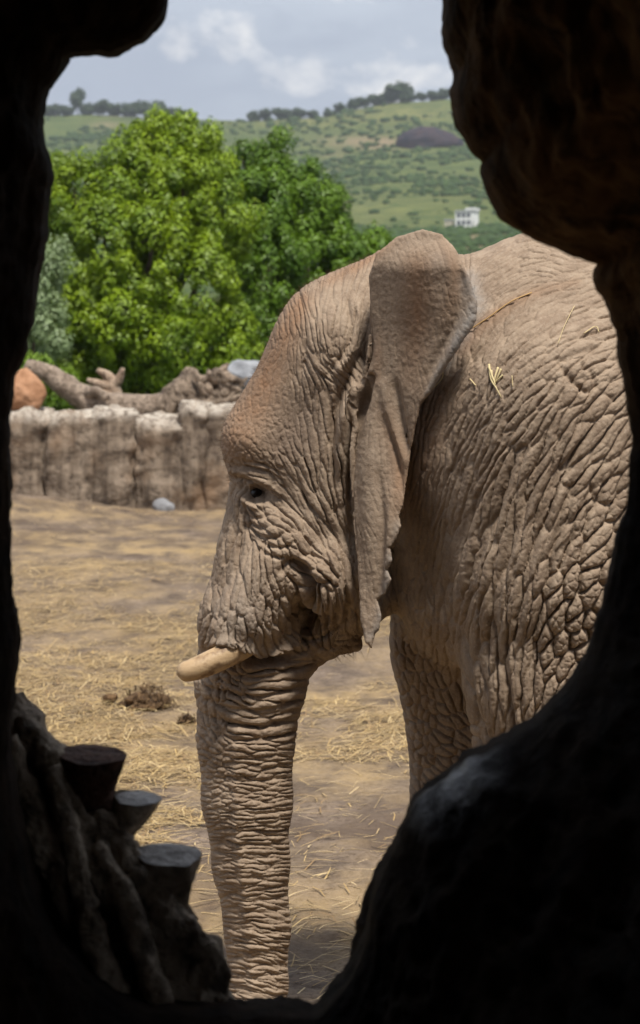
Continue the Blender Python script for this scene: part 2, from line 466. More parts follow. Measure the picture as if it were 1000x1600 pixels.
def upsample(A):
    i = np.minimum(np.arange(NU) / 4.0, A.shape[1] - 1.001); j = np.minimum(np.arange(NV) / 4.0, A.shape[0] - 1.001)
    i0 = i.astype(int); j0 = j.astype(int); fi = (i - i0)[None, :]; fj = (j - j0)[:, None]
    B = A[:, i0] * (1 - fi) + A[:, i0 + 1] * fi
    return B[j0] * (1 - fj) + B[j0 + 1] * fj
def grain(r, seed):
    A = blur(np.random.default_rng(seed).standard_normal((NV, NU)), r); return A / A.std() * .4
def cells(ctrl, mask, scale=1.0, amp=1.0, crease=1.2, bulge=.16, warp=5.0, jit=.35, seed=1, asp=1.0, fade=.45):
    rng = np.random.default_rng(seed)
    pu = UU + warp * lownoise(26, seed); pv = VV + warp * lownoise(26, seed + 50)
    ys, xs = np.nonzero(mask); n = len(ys)
    cov = np.zeros((NV, NU), bool); F1 = np.full((NV, NU), 9.0, np.float32); F2 = F1.copy()
    I1 = np.zeros((NV, NU), np.int32); I2 = I1.copy()
    pick = rng.integers(0, n, min(n, 90000)); cu = xs[pick] + U0 + rng.random(len(pick)); cv = ys[pick] + V0 + rng.random(len(pick))
    th, wd, ln, am = field(ctrl, cu, cv)
    wd = wd * scale; ln = np.maximum(ln * scale * asp, wd)
    th = th + rng.normal(0, .07, len(th))
    amps = []
    for i in range(len(pick)):
        x, y = xs[pick[i]], ys[pick[i]]
        if cov[y, x]: continue
        c, s = math.cos(th[i]), math.sin(th[i]); L, w = ln[i] / 2, wd[i] / 2
        Rr = 3.3; ex = Rr * math.hypot(L * c, w * s) + warp; ey = Rr * math.hypot(L * s, w * c) + warp
        x0, x1 = max(0, int(x - ex)), min(NU, int(x + ex) + 2); y0, y1 = max(0, int(y - ey)), min(NV, int(y + ey) + 2)
        if x1 <= x0 or y1 <= y0: continue
        du = pu[y0:y1, x0:x1] - cu[i]; dv = pv[y0:y1, x0:x1] - cv[i]
        d = np.sqrt(((du * c + dv * s) / L) ** 2 + ((-du * s + dv * c) / w) ** 2).astype(np.float32)
        cov[y0:y1, x0:x1] |= d < 1.55
        d = d + np.float32(rng.random() * jit)
        f1 = F1[y0:y1, x0:x1]; f2 = F2[y0:y1, x0:x1]; i1 = I1[y0:y1, x0:x1]; i2 = I2[y0:y1, x0:x1]; k = len(amps)
        b = d < f1; c2 = (~b) & (d < f2)
        f2[b] = f1[b]; i2[b] = i1[b]; f1[b] = d[b]; i1[b] = k
        f2[c2] = d[c2]; i2[c2] = k
        amps.append((am[i], wd[i], rng.random(), cu[i], cv[i], th[i], ln[i] / wd[i]))
    A = np.array(amps); wf = A[I1, 1]; a = np.minimum(A[I1, 0], A[I2, 0]) * amp
    e = (F2 - F1) * wf * .25                                  # px from the crease
    r = np.abs(A[I1, 2] + A[I2, 2] - 1)                        # each crease has its own depth
    st = (1 - fade) + fade * (1 - r) * 1.6
    dx = A[I2, 3] - A[I1, 3]; dy = A[I2, 4] - A[I1, 4]; al = np.abs(dx * np.cos(A[I1, 5]) + dy * np.sin(A[I1, 5])) / (np.hypot(dx, dy) + 1e-6)
    st = st * (1 - .50 * sstep(.55, .92, al) * sstep(1.4, 3.0, A[I1, 6]))     # creases across the grain are shallower
    h = -a * st * np.exp(-(e / (crease * np.clip(wf / 14, .55, 1.5))) ** 1.25)
    h += a * bulge * (1 - np.clip(F1 / 1.4, 0, 1) ** 3)
    return h * np.where(F2 > 8, 0, 1)
def blur(A, r):
    k = np.exp(-.5 * (np.arange(-int(3 * r), int(3 * r) + 1) / r) ** 2); k /= k.sum()
    for ax in (0, 1):
        B = np.zeros_like(A); n = len(k) // 2
        for i, w in enumerate(k):
            B += w * np.roll(A, i - n, ax)
        A = B
    return A
HEAD_C = [
 (470, 500, .25, 1, 9, 80, 2.4), (500, 540, .12, 1, 9, 80, 3.0), (520, 585, .8, .75, 9, 60, 2.8), (545, 500, -.2, 1, 9, 60, 2.2), (560, 440, -.3, 1, 8, 60, 1.7), (510, 455, -.2, 1, 8, 50, 1.5),
 (425, 580, -.5, 1, 9, 36, .6), (395, 660, -.4, 1, 6, 9, .35), (370, 700, .2, 1, 6, 7, .4), (430, 690, .3, 1, 7, 9, .4), (455, 640, 0, 1, 8, 20, .5), (480, 620, .1, 1, 11, 60, 2.0),
 (515, 650, .05, 1, 12, 110, 3.2), (500, 700, .12, 1, 12, 90, 2.8), (535, 740, .06, 1, 12, 120, 3.2),
 (450, 730, .6, 1, 11, 60, 2.6), (470, 775, .65, 1, 14, 110, 4.2), (500, 810, .62, 1, 14, 100, 4.2), (535, 850, .4, 1, 14, 70, 3.8), (548, 920, .15, 1, 14, 60, 3.2),
 (400, 740, 1, .35, 9, 40, 2.0), (375, 790, -.2, 1, 10, 50, 2.4), (425, 800, .9, .5, 12, 26, 2.6), (420, 840, .8, .5, 13, 36, 3.0),
 (352, 830, -.22, 1, 11, 50, 2.8), (338, 900, -.28, 1, 11, 65, 2.8), (375, 880, -.12, 1, 13, 70, 3.4), (410, 880, .05, 1, 13, 60, 3.4), (330, 965, -.2, 1, 11, 34, 2.4),
 (370, 960, .0, 1, 15, 45, 3.2), (415, 950, .05, 1, 15, 34, 3.6), (450, 930, .2, 1, 13, 24, 3.6), (455, 980, .1, 1, 12, 20, 3.2), (390, 1005, .2, 1, 14, 24, 2.6),
 (495, 895, 1, .5, 20, 34, 4.0), (515, 940, .1, 1, 19, 55, 4.6), (545, 965, .2, 1, 17, 44, 3.6), (500, 980, .2, 1, 18, 40, 4.0),
 (540, 1005, 1, -.1, 9, 30, 2.0), (470, 1030, 1, 0, 14, 60, 3.0),
 (400, 1045, 1, .02, 17, 110, 4.0), (420, 1075, 1, .0, 20, 130, 4.6), (330, 1070, .3, 1, 11, 24, 2.6), (400, 1115, 1, .12, 15, 80, 4.2), (445, 1120, 1, -.25, 13, 60, 4.2), (330, 1130, .45, 1, 10, 20, 2.6),
 (400, 1170, 1, .05, 9, 46, 2.8), (335, 1190, .9, .3, 8, 14, 1.9), (430, 1200, 1, -.1, 8, 38, 2.8), (350, 1260, 1, .1, 7, 17, 1.9), (400, 1290, 1, 0, 7, 38, 2.4), (440, 1290, 1, -.1, 7, 40, 2.5),
 (370, 1370, 1, .1, 6.5, 28, 2.0), (420, 1370, 1, .0, 7, 44, 2.4), (400, 1470, 1, .12, 7, 46, 2.5), (430, 1500, 1, .2, 7, 44, 2.5), (400, 1580, 1, .2, 6.5, 44, 2.4)]
BODY_C = [
 (760, 390, 1, -.75, 7, 70, 1.8), (790, 420, 1, -.6, 7, 60, 2.0), (860, 410, 1, .3, 8, 30, 1.4), (890, 450, 1, -.4, 9, 30, 1.6), (740, 470, .7, -1, 7, 60, 2.0), (760, 540, .6, -1, 8, 55, 2.2), (710, 590, .4, -1, 8, 70, 2.2),
 (830, 480, .9, -.7, 9, 42, 2.2), (850, 560, .9, -.8, 11, 42, 2.4), (800, 620, .7, -1, 10, 50, 2.4), (920, 520, 1, -.35, 17, 50, 2.4), (950, 580, .9, -.6, 19, 50, 3.0), (900, 610, .7, -.9, 17, 50, 3.0),
 (670, 720, .18, -1, 9, 80, 2.0), (720, 700, .4, -1, 11, 90, 2.8), (780, 710, .55, -1, 13, 100, 3.4), (850, 700, .62, -1, 16, 80, 3.8), (930, 700, .8, -1, 19, 80, 4.2), (980, 720, .8, -1, 20, 60, 4.0),
 (700, 830, .22, -1, 14, 150, 4.0), (750, 850, .28, -1, 17, 170, 5.2), (800, 840, .33, -1, 18, 160, 5.4), (850, 830, .42, -1, 19, 100, 5.0), (910, 830, .6, -1, 22, 55, 5.0), (960, 820, .8, -1, 22, 46, 4.6),
 (930, 900, .7, -.7, 25, 36, 4.8), (880, 930, .5, -.8, 25, 36, 4.8), (900, 1000, .6, -.6, 22, 27, 4.4), (860, 1020, .5, -.8, 20, 28, 4.2), (845, 960, .25, -1, 16, 60, 4.4), (950, 1000, .6, -.6, 23, 28, 4.2),
 (710, 950, .06, -1, 14, 70, 4.4), (750, 960, .08, -1, 17, 90, 5.2), (800, 960, .16, -1, 17, 110, 5.2), (730, 1050, -.12, -1, 13, 80, 4.0), (770, 1080, -.06, -1, 14, 110, 4.4), (815, 1080, .05, -1, 15, 90, 4.2), (845, 1110, .2, -1, 16, 50, 4.0), (790, 1180, -.05, -1, 14, 90, 4.0), (850, 1250, 0, -1, 17, 26, 3.4), (850, 1500, 1, 0, 14, 22, 3.0),
 (640, 800, .04, -1, 7, 50, 1.6), (640, 900, -.04, -1, 7, 36, 1.8), (660, 850, .1, -1, 9, 60, 2.2), (635, 980, -.1, -1, 7, 18, 1.8), (670, 990, -.15, -1, 10, 28, 2.4), (655, 1060, -.2, -1, 11, 20, 2.6), (690, 1070, -.35, -1, 13, 24, 2.8), (670, 1140, -.1, -1, 11, 18, 2.6), (710, 1150, 1, .45, 15, 24, 3.2), (665, 1200, 0, -1, 10, 14, 2.2), (705, 1210, 1, .3, 15, 20, 3.2), (690, 1400, 1, .2, 13, 20, 2.8)]
EAR_C = [
 (620, 430, .1, 1, 9, 90, .9), (660, 390, .5, .8, 8, 40, .7), (700, 430, .1, 1, 11, 90, .7), (725, 480, .3, 1, 8, 20, 1.2), (600, 520, .02, 1, 10, 110, 1.0), (660, 560, .3, 1, 11, 100, .8),
 (600, 640, -.1, 1, 11, 110, .8), (640, 660, .15, 1, 10, 80, .9), (570, 760, .05, 1, 11, 90, .8), (610, 800, .5, 1, 8, 40, 1.1), (585, 900, .1, 1, 9, 50, .9), (580, 980, .1, 1, 7, 30, .7)]
MAC = np.zeros((NV, NU))
def stroke(pts, w, h, A=None, n=60, p=2.0):
    """rounded ridge (h>0) or furrow (h<0) along a curve; w may vary along it"""
    A = MAC if A is None else A
    n = max(n, int(np.linalg.norm(np.diff(np.asarray(pts, float), axis=0), axis=1).sum() / (.16 * np.min(w))))
    P = spline(pts, n) if len(pts) > 2 else np.linspace(pts[0], pts[1], n)
    ws = np.interp(np.linspace(0, 1, n), np.linspace(0, 1, len(w)), w) if hasattr(w, '__len__') else np.full(n, float(w))
    hs = np.interp(np.linspace(0, 1, n), np.linspace(0, 1, len(h)), h) if hasattr(h, '__len__') else h * np.sin(np.linspace(.12, math.pi - .12, n)) ** .5
    m = ws.max() * 3
    x0, x1 = max(0, int(P[:, 0].min() - m - U0)), min(NU, int(P[:, 0].max() + m - U0)); y0, y1 = max(0, int(P[:, 1].min() - m - V0)), min(NV, int(P[:, 1].max() + m - V0))
    uu, vv = UU[y0:y1, x0:x1], VV[y0:y1, x0:x1]; best = np.zeros(uu.shape)
    for (px, py), w1, h1 in zip(P, ws, hs):
        g = h1 * np.exp(-(((uu - px) ** 2 + (vv - py) ** 2) / (w1 * w1)) ** (p / 2))
        best = np.where(np.abs(g) > np.abs(best), g, best)
    A[y0:y1, x0:x1] += best
def dab(x, y, rx, ry, h, rot=0, A=None):
    A = MAC if A is None else A
    c, s = math.cos(R_(rot)), math.sin(R_(rot)); du, dv = UU - x, VV - y
    m = 3 * max(rx, ry); sl = (slice(max(0, int(y - m - V0)), max(0, int(y + m - V0))), slice(max(0, int(x - m - U0)), max(0, int(x + m - U0))))
    du, dv = du[sl], dv[sl]
    A[sl] += h * np.exp(-((du * c + dv * s) / rx) ** 2 - ((-du * s + dv * c) / ry) ** 2)

def sculpt():
    # brow, temple, eye
    dab(382, 690, 34, 34, 9); dab(455, 655, 34, 50, -13, 15); dab(505, 545, 34, 55, 7, 10); dab(470, 560, 20, 50, -4, 10)
    dab(398, 771, 24, 15, -22, 18); dab(420, 815, 26, 22, 7, 20); dab(372, 775, 12, 22, 5)
    stroke([(360, 737), (378, 737), (398, 745), (420, 757), (436, 772)], [5, 6, 6, 6, 4], [4, 7, 9, 8, 4])
    stroke([(378, 769), (387, 758), (402, 756), (417, 765), (427, 778)], 4, 9); stroke([(379, 774), (389, 785), (404, 788), (421, 782)], 3.6, 7); dab(400, 771, 13, 7, -8, 12)
    stroke([(362, 747), (385, 752), (412, 764), (430, 780)], 3, -6)
    stroke([(370, 728), (392, 731), (420, 740), (442, 752)], 3, -5); stroke([(380, 721), (412, 727), (446, 745)], 2.6, -3.5)
    stroke([(376, 772), (386, 787), (402, 793), (420, 787)], 5, 8); stroke([(372, 780), (386, 803), (405, 810), (428, 802)], 2.8, -5)
    stroke([(378, 800), (396, 820), (418, 825), (438, 815)], 3, -5); stroke([(388, 822), (405, 836), (428, 840), (448, 830)], 3, -6)
    stroke([(395, 838), (418, 852), (442, 856), (462, 846)], 3.2, -6); stroke([(405, 858), (425, 870), (450, 872)], 3.2, -6)
    stroke([(366, 760), (362, 790), (366, 830), (352, 880)], 3.5, -5); stroke([(376, 790), (380, 830), (372, 880), (352, 960)], 3.2, -4)
    # front of the ear: hollow, flap, groove
    stroke([(566, 480), (570, 520), (568, 560), (560, 595)], [9, 11, 11, 9], [-3, -12, -22, -16], p=2.2)
    stroke([(570, 560), (552, 610), (537, 655), (531, 705), (533, 740)], [10, 12, 11, 9, 7], [4, 20, 20, 12, 3])
    stroke([(578, 590), (566, 625), (555, 665), (549, 720), (547, 790), (553, 860)], [6, 8, 7, 6, 5, 5], [-16, -26, -22, -14, -9, -6])
    stroke([(560, 555), (540, 600), (524, 645), (520, 690), (524, 760)], [6, 8, 7, 6, 5], [-10, -22, -18, -10, -4])
    stroke([(555, 470), (562, 500), (556, 540), (530, 580)], 7, 8); stroke([(540, 470), (548, 505), (540, 545), (510, 588)], 4, -5)
    # folds of the cheek and the corner of the mouth
    stroke([(440, 892), (452, 880), (472, 886), (482, 915), (484, 955), (474, 1000)], [6, 7, 8, 9, 8, 6], [-8, -16, -22, -24, -20, -8])
    stroke([(462, 876), (482, 878), (500, 890), (506, 902)], 10, 11); dab(490, 898, 15, 11, 9, 20)
    stroke([(470, 868), (492, 868), (515, 884), (522, 902)], 3.2, -8); stroke([(478, 912), (500, 914), (516, 908)], 3.2, -9)
    for i, x in enumerate((498, 512, 526, 540)):
        stroke([(x - 2, 912 + 3 * i), (x + 1, 945), (x - 3, 985 - 4 * i)], 3, -9); stroke([(x + 5, 915), (x + 8, 945), (x + 4, 980)], 6, 5)
    stroke([(470, 1003), (500, 998), (530, 980), (556, 960)], 4, -9)
    stroke([(325, 1008), (352, 1004), (385, 1014), (420, 1020), (452, 1012), (472, 996)], 8, 14)
    stroke([(322, 1021), (352, 1017), (385, 1028), (424, 1033), (460, 1022)], 7, -24)
    # trunk: heavy rings at the root, a ridge down the side
    for y, hh in ((1052, -7), (1082, -9), (1104, -7), (1128, -8), (1150, -5)):
        stroke([(318, y - 8), (360, y + 3), (405, y + 8), (450, y - 2), (478, y - 14)], 4.0, hh)
    for y in np.arange(1180, 1620, 17.0):
        k = 1 if (int(y) % 3) else -1
        stroke([(318, y), (380, y + 4 * k), (420, y + 5), (470, y - 6)], 4.5, -1.8 - 1.6 * RNG.random())
    stroke([(372, 1075), (370, 1180), (372, 1300), (385, 1420), (398, 1580)], 9, 5)
    for y in np.arange(1100, 1600, 21.0):
        x = np.interp(y, [1100, 1300, 1420, 1580], [372, 373, 386, 398]); dab(x + RNG.normal(0, 4), y, 8, 6, 3.5)
    # ear: rim, veins
    stroke([(735, 440), (741, 480), (722, 525), (690, 575), (665, 620)], [9, 10, 9, 7, 5], [3, 6, 6, 4, 2])
    stroke([(716, 400), (722, 450), (712, 500), (690, 545), (664, 590)], 6, -4)
    stroke([(600, 600), (612, 660), (632, 720)], 9, 8); stroke([(618, 600), (628, 660), (636, 710)], 6, -9)
    stroke([(604, 650), (620, 710), (628, 770)], 5, -7); stroke([(570, 700), (575, 800), (580, 900)], 12, 5); stroke([(592, 740), (598, 850), (592, 940)], 6, -6); stroke([(612, 770), (606, 850), (600, 920)], 5, 4)
    stroke([(700, 380), (705, 440), (690, 500)], 12, 3)
    # shoulder: blade ridge and long hanging folds
    stroke([(718, 545), (760, 500), (805, 470), (850, 448)], 16, 6); stroke([(735, 560), (780, 520), (840, 480)], 14, -4)
    for (a, b, c, d, w, hh) in [((812, 700), (775, 800), (738, 900), (722, 1000), 9, -9), ((850, 690), (822, 780), (785, 890), (765, 1020), 9, -10), ((880, 690), (856, 780), (826, 880), (805, 1000), 9, -9), ((770, 700), (735, 800), (706, 890), (697, 960), 8, -7),
                                ((905, 720), (880, 800), (858, 880), (845, 980), 8, -7), ((900, 830), (862, 900), (838, 980), (830, 1080), 8, -7), ((760, 1000), (755, 1080), (765, 1160), (775, 1230), 6, -7), ((792, 990), (790, 1060), (800, 1130), (806, 1200), 6, -6), ((728, 980), (735, 1060), (748, 1130), (760, 1200), 6, -6)]:
        stroke([a, b, c, d], w, hh); o = w * 1.6
        stroke([(a[0] + o, a[1]), (b[0] + o, b[1]), (c[0] + o, c[1]), (d[0] + o, d[1])], w * 1.1, -hh * .3)
    stroke([(868, 560), (890, 590), (915, 612), (930, 600)], 5, -8); stroke([(872, 565), (900, 552), (940, 540)], 5, -6); stroke([(900, 560), (925, 585), (935, 610)], 4, -5)
    for i in range(9):
        x = 880 + RNG.random() * 100; y = 600 + RNG.random() * 250; stroke([(x, y), (x - 22, y + 26), (x - 38, y + 62)], 5, -5)

def build_skin():
    ear = EAR_SD < 0
    rear = [(742, 330), (742, 480), (700, 560), (657, 634), (642, 706), (630, 790), (612, 870), (604, 950), (604, 1010), (612, 1040), (560, 1060), (560, 1670), (1080, 1670), (1080, 330)]
    body = upsample(poly_sd(rear, UU[::4, ::4], VV[::4, ::4])) < 0
    big = lambda m, r: blur(m.astype(float), r) > .04
    Hh = cells(HEAD_C, big(~body, 6), 1.0, 2.5, seed=11, asp=1.25) + cells(HEAD_C, big(~body, 6), .5, .42, crease=1.1, bulge=.12, warp=4, seed=12, asp=.7)
    Hb = cells(BODY_C, big(body, 6), 1.0, 2.5, seed=21, asp=1.2) + cells(BODY_C, big(body, 6), .5, .40, crease=1.1, bulge=.12, warp=4, seed=22, asp=.7)
    He = cells(EAR_C, big(ear, 6), 1.0, 1.0, seed=31, warp=3) + .5 * grain(2.2, 5)
    Hm = np.where(ear, He, np.where(body, Hb, Hh))
    Hm += .5 * grain(1.3, 77) * np.where(ear, .5, 1)
    sculpt()
    edge = upsample(poly_sd([(345, 640), (440, 640), (440, 730), (345, 730)], UU[::4, ::4], VV[::4, ::4]))
    Hm += sstep(20, -10, edge) * .9 * grain(1.8, 91)
    return Hm, MAC
OPEN = [(258, -40), (256, 5), (247, 24), (235, 40), (220, 58), (190, 72), (165, 80), (135, 78), (110, 76), (95, 85), (88, 112), (70, 135), (60, 165), (56, 200), (65, 240), (72, 270), (69, 320), (65, 370),
        (50, 440), (45, 510), (32, 555), (12, 600), (8, 640), (10, 700), (15, 760), (20, 850), (20, 930), (24, 1000), (16, 1075), (12, 1110), (10, 1180), (14, 1260), (30, 1340), (44, 1400), (62, 1450),
        (100, 1500), (150, 1550), (230, 1585), (340, 1590), (400, 1592), (490, 1594), (520, 1568), (550, 1528), (573, 1470), (585, 1410), (600, 1370), (625, 1312), (650, 1256), (690, 1226), (740, 1188), (800, 1160), (850, 1120), (890, 1080), (920, 1030),
        (940, 960), (960, 890), (982, 790), (990, 700), (985, 640), (975, 590), (965, 520), (950, 472), (936, 455), (929, 432), (935, 415), (900, 400), (860, 386), (820, 366), (790, 345), (770, 310), (756, 272), (759, 255), (736, 230), (718, 200),
        (715, 150), (720, 110), (706, 70), (700, 40), (704, 0), (712, -60), (660, -190), (480, -260), (330, -190)]
def build_elephant():
    lo = np.array([-.60, 6.02, -.02]); hi = np.array([3.55, 7.98, 2.75])
    V, Q = surface_nets(lo, hi, .0145)
    T = np.vstack([Q[:, [0, 1, 2]], Q[:, [0, 2, 3]]])
    V = project(V, 2)
    Hm, Mc = build_skin()
    ext = np.asarray(OPEN, float); c = np.array([480, 700.0]); ext = c + (ext - c) * 1.05
    OSD = upsample(poly_sd(ext, UU[::4, ::4], VV[::4, ::4]))
    def normals():
        fn = np.cross(V[T[:, 1]] - V[T[:, 0]], V[T[:, 2]] - V[T[:, 0]]); out = np.empty((len(V), 3)); ix = T.ravel()
        for k in range(3): out[:, k] = np.bincount(ix, np.repeat(fn[:, k], 3), len(V))
        return out / (np.linalg.norm(out, axis=1)[:, None] + 1e-12)
    for lev in range(3):
        N = normals()
        def target(M, E):
            u, v = PIX(M)
            inside = (u > U0 + 2) & (u < U1 - 2) & (v > V0 + 2) & (v < V1 - 2)
            o = np.where(inside, bil(OSD, u, v), 99)
            ok = (o < 4) & ((N[E[:, 0], 1] + N[E[:, 1], 1]) < .3) & (M[:, 1] < 7.45)
            return np.where(ok, .0046, .05)
        V, T, n0 = refine(V, T, target)
        if len(V) > n0: V[n0:] = project(V[n0:], 1)
        print('refine', lev, len(V), len(T))
    g = grad(V, .003); g /= np.linalg.norm(g, axis=1)[:, None] + 1e-9
    Q = near(V); u, v = PIX(Q)
    inside = (u > U0 + 4) & (u < U1 - 30) & (v > V0 + 4)
    fade = np.where(inside, sstep(U1 - 30, U1 - 120, u), 0)
    side = sstep(.05, .45, np.abs(g[:, 1]))            # sculpted from the side, so strongest on side faces
    h = (bil(Hm, u, v) * (.45 + .55 * side) + bil(Mc, u, v) * side * .9) / 500.0
    # rest of the body: plain cell relief in space
    V = V + g * (h * fade)[:, None]
    # colour regions (dust, rubbed reddish earth, grey rim)
    red = np.zeros((NV, NU)); gry = np.zeros((NV, NU)); drk = np.zeros((NV, NU))
    stroke([(470, 470), (430, 555), (400, 620), (372, 680)], [18, 26, 34, 40], [.9, .9, .9, .8], red)
    stroke([(500, 445), (560, 412), (610, 378)], 10, .8, red)
    stroke([(655, 420), (650, 500), (640, 600)], [26, 26, 18], [.7, .8, .3], red); stroke([(690, 380), (712, 430), (700, 500)], 13, .55, red)
    stroke([(600, 640), (622, 720), (622, 800)], 14, .6, red); stroke([(590, 520), (588, 600)], 10, .4, red)
    stroke([(716, 545), (760, 505), (830, 462), (900, 440)], [14, 10, 8, 8], [.9, .7, .5, .3], red); stroke([(690, 600), (660, 700), (650, 800)], 26, .5, red)
    stroke([(735, 440), (741, 480), (722, 525), (695, 572), (668, 615)], [16, 18, 15, 10, 5], [1, 1, 1, 1, .7], gry)
    stroke([(622, 820), (606, 900), (590, 985), (572, 990)], 9, .8, gry)
    stroke([(470, 660), (450, 690), (455, 640)], [34, 34, 34], [.7, .7, .5], drk); stroke([(680, 420), (690, 400)], 20, .2, gry)
    stroke([(390, 940), (380, 1000)], 45, .35, gry)
    col = np.stack([bil(red, u, v), bil(gry, u, v), bil(drk, u, v)], 1).clip(0, 1) * fade[:, None]
    root = empty('elephant', W(860, 900, YM) * np.array([1, 1, 0]), label='grey brown wrinkled elephant standing in profile with ear laid back and trunk hanging', category='elephant')
    t = new_mat('elephant_hide')
    at = t.add('ShaderNodeVertexColor', layer_name='region'); sep = t.add('ShaderNodeSeparateColor'); t.l.new(at.outputs[0], sep.inputs[0])
    n1 = t.noise(t.obj, 3.0, 6, .6); n2 = t.noise(t.obj, 16, 6, .65); n3 = t.noise(t.obj, 90, 4, .7)
    c = t.mix((.262, .193, .134), (.325, .246, .176), t.ramp(n1, [(.3, 0), (.7, 1)]))
    c = t.mix(c, (.190, .133, .090), t.ramp(n2, [(.42, .65), (.6, 0)]))
    c = t.mix(c, (.40, .32, .245), t.ramp(n3, [(.52, 0), (.75, .55)]))
    c = t.mix(c, (.215, .112, .056), t.math('MULTIPLY', sep.outputs[0], t.ramp(n2, [(.3, .35), (.62, .95)])))
    c = t.mix(c, (.235, .215, .195), t.math('MULTIPLY', sep.outputs[1], t.ramp(n2, [(.35, .3), (.6, 1)])))
    c = t.mix(c, (.12, .082, .06), t.math('MULTIPLY', sep.outputs[2], .8))
    set_col(t, c); t.b.inputs['Roughness'].default_value = .78; t.b.inputs['Specular IOR Level'].default_value = .25
    vor = t.add('ShaderNodeTexVoronoi', feature='DISTANCE_TO_EDGE', inp={'Vector': t.obj, 'Scale': 60.0}).outputs[0]
    hb = t.math('ADD', t.math('MULTIPLY', t.noise(t.obj, 260, 3, .6), .5), t.math('MULTIPLY', t.ramp(vor, [(0, 0), (.25, 1)]), .12))
    set_bump(t, hb, .0035, .8)
    part(root, 'body', V, T, t.m, cols={'region': col})
    # eye
    m = new_mat('eye'); set_col(m, (.010, .006, .004)); m.b.inputs['Roughness'].default_value = .35; m.b.inputs['Specular IOR Level'].default_value = .5
    iv, it = icosphere(3)
    for s in (-1, 1):
        hit = (np.abs(u - 400) < 5) & (np.abs(v - 771) < 4) & (V[:, 1] < 6.95); ys = np.median(V[hit, 1]) + .011
        p = W(400, 771, ys); p[1] = YM + s * (YM - ys)
        ev = iv * np.array([.020, .018, .018]) + p
        part(root, 'eye', ev, it, m.m)
    # tusks
    m = new_mat('ivory')
    n = m.noise(m.mapping(m.obj, (6, 6, 22)), 3, 5, .6); n2 = m.noise(m.obj, 26, 4)
    c = m.mix((.36, .235, .125), (.50, .365, .22), n); c = m.mix(c, (.13, .07, .035), m.ramp(n2, [(.47, 0), (.66, .85)]))
    set_col(m, c); m.b.inputs['Roughness'].default_value = .5
    set_bump(m, m.noise(m.obj, 60, 4), .003, .6)
    for s in (-1, 1):
        pts = []
        for (x, y, Y) in ((430, 975, 6.86), (385, 1004, 6.80), (345, 1028, 6.765), (305, 1045, 6.745), (276, 1053, 6.74))[:5 if s < 0 else 3]:
            q = W(x, y, Y); q[1] = YM + s * (YM - Y); pts.append(q)
        P = spline(pts, 22); r = np.interp(np.linspace(0, 1, 22), [0, .3, .7, .9, .965, 1], [22, 21.5, 18, 15, 10.5, 2]) * 6.75 / F
        tv, tq = tube(P, r, 20, True, rough=.05, rs=18)
        part(root, 'tusk', tv, q2tri(tq), m.m)
    # bristles on the head
    m = new_mat('bristle'); set_col(m, (.10, .055, .03))
    nr = np.linalg.norm
    cand = np.nonzero(fade * (u < 580) * (u > 330) * (v < 760) * (np.abs(V[:, 1] - YM) < .16) * (g[:, 1] > -.75))[0]
    top = cand[(v[cand] < 1e4) & ((g[cand, 2] > .25) | (g[cand, 0] < -.4))]
    pk = RNG.choice(top, 1300); hv = []; 
    for i in pk:
        d = g[i] + RNG.normal(0, .35, 3); d /= nr(d); L = .007 + .013 * RNG.random(); s = np.cross(d, RNG.normal(0, 1, 3)); s /= nr(s); s *= .00042
        hv += [V[i] - s - d * .003, V[i] + s - d * .003, V[i] + d * L + np.array([-.3, 0, .1]) * L * .3]
    cand2 = np.nonzero((u > 520) & (u < 600) & (v > 985) & (v < 1030) & (g[:, 2] < -.2))[0]
    for i in RNG.choice(cand2, 120) if len(cand2) else []:
        d = g[i] + RNG.normal(0, .4, 3); d /= nr(d); L = .02 + .04 * RNG.random(); s = np.cross(d, RNG.normal(0, 1, 3)); s /= nr(s); s *= .0007
        hv += [V[i] - s, V[i] + s, V[i] + d * L]
    part(root, 'hair', np.array(hv), np.arange(len(hv)).reshape(-1, 3), m.m, smooth=False, kind='stuff')
    # toenails
    m = new_mat('toenail'); set_col(m, (.30, .25, .19))
    for (lx, yy) in ((852, 6.66), (727, 7.32), (1796, 6.62), (1796, 7.38)):
        c0 = W(lx, 600, yy); 
        for a in (-60, -20, 20, 60):
            p = np.array([c0[0] - .195 * math.cos(R_(a)), yy - .195 * math.sin(R_(a)), .07])
            part(root, 'toenail', iv * np.array([.03, .03, .05]) + p, it, m.m)
    # tail tuft
    P = spline([W(2120, 1170, YM), W(2118, 1260, YM), W(2122, 1330, YM)], 10); tv, tq = tube(P, np.linspace(.02, .03, 10) * np.linspace(1, .3, 10), 8)
    part(root, 'tail_tuft', tv, q2tri(tq), new_mat('tail_hair').m)
    return root, V, g, u, v
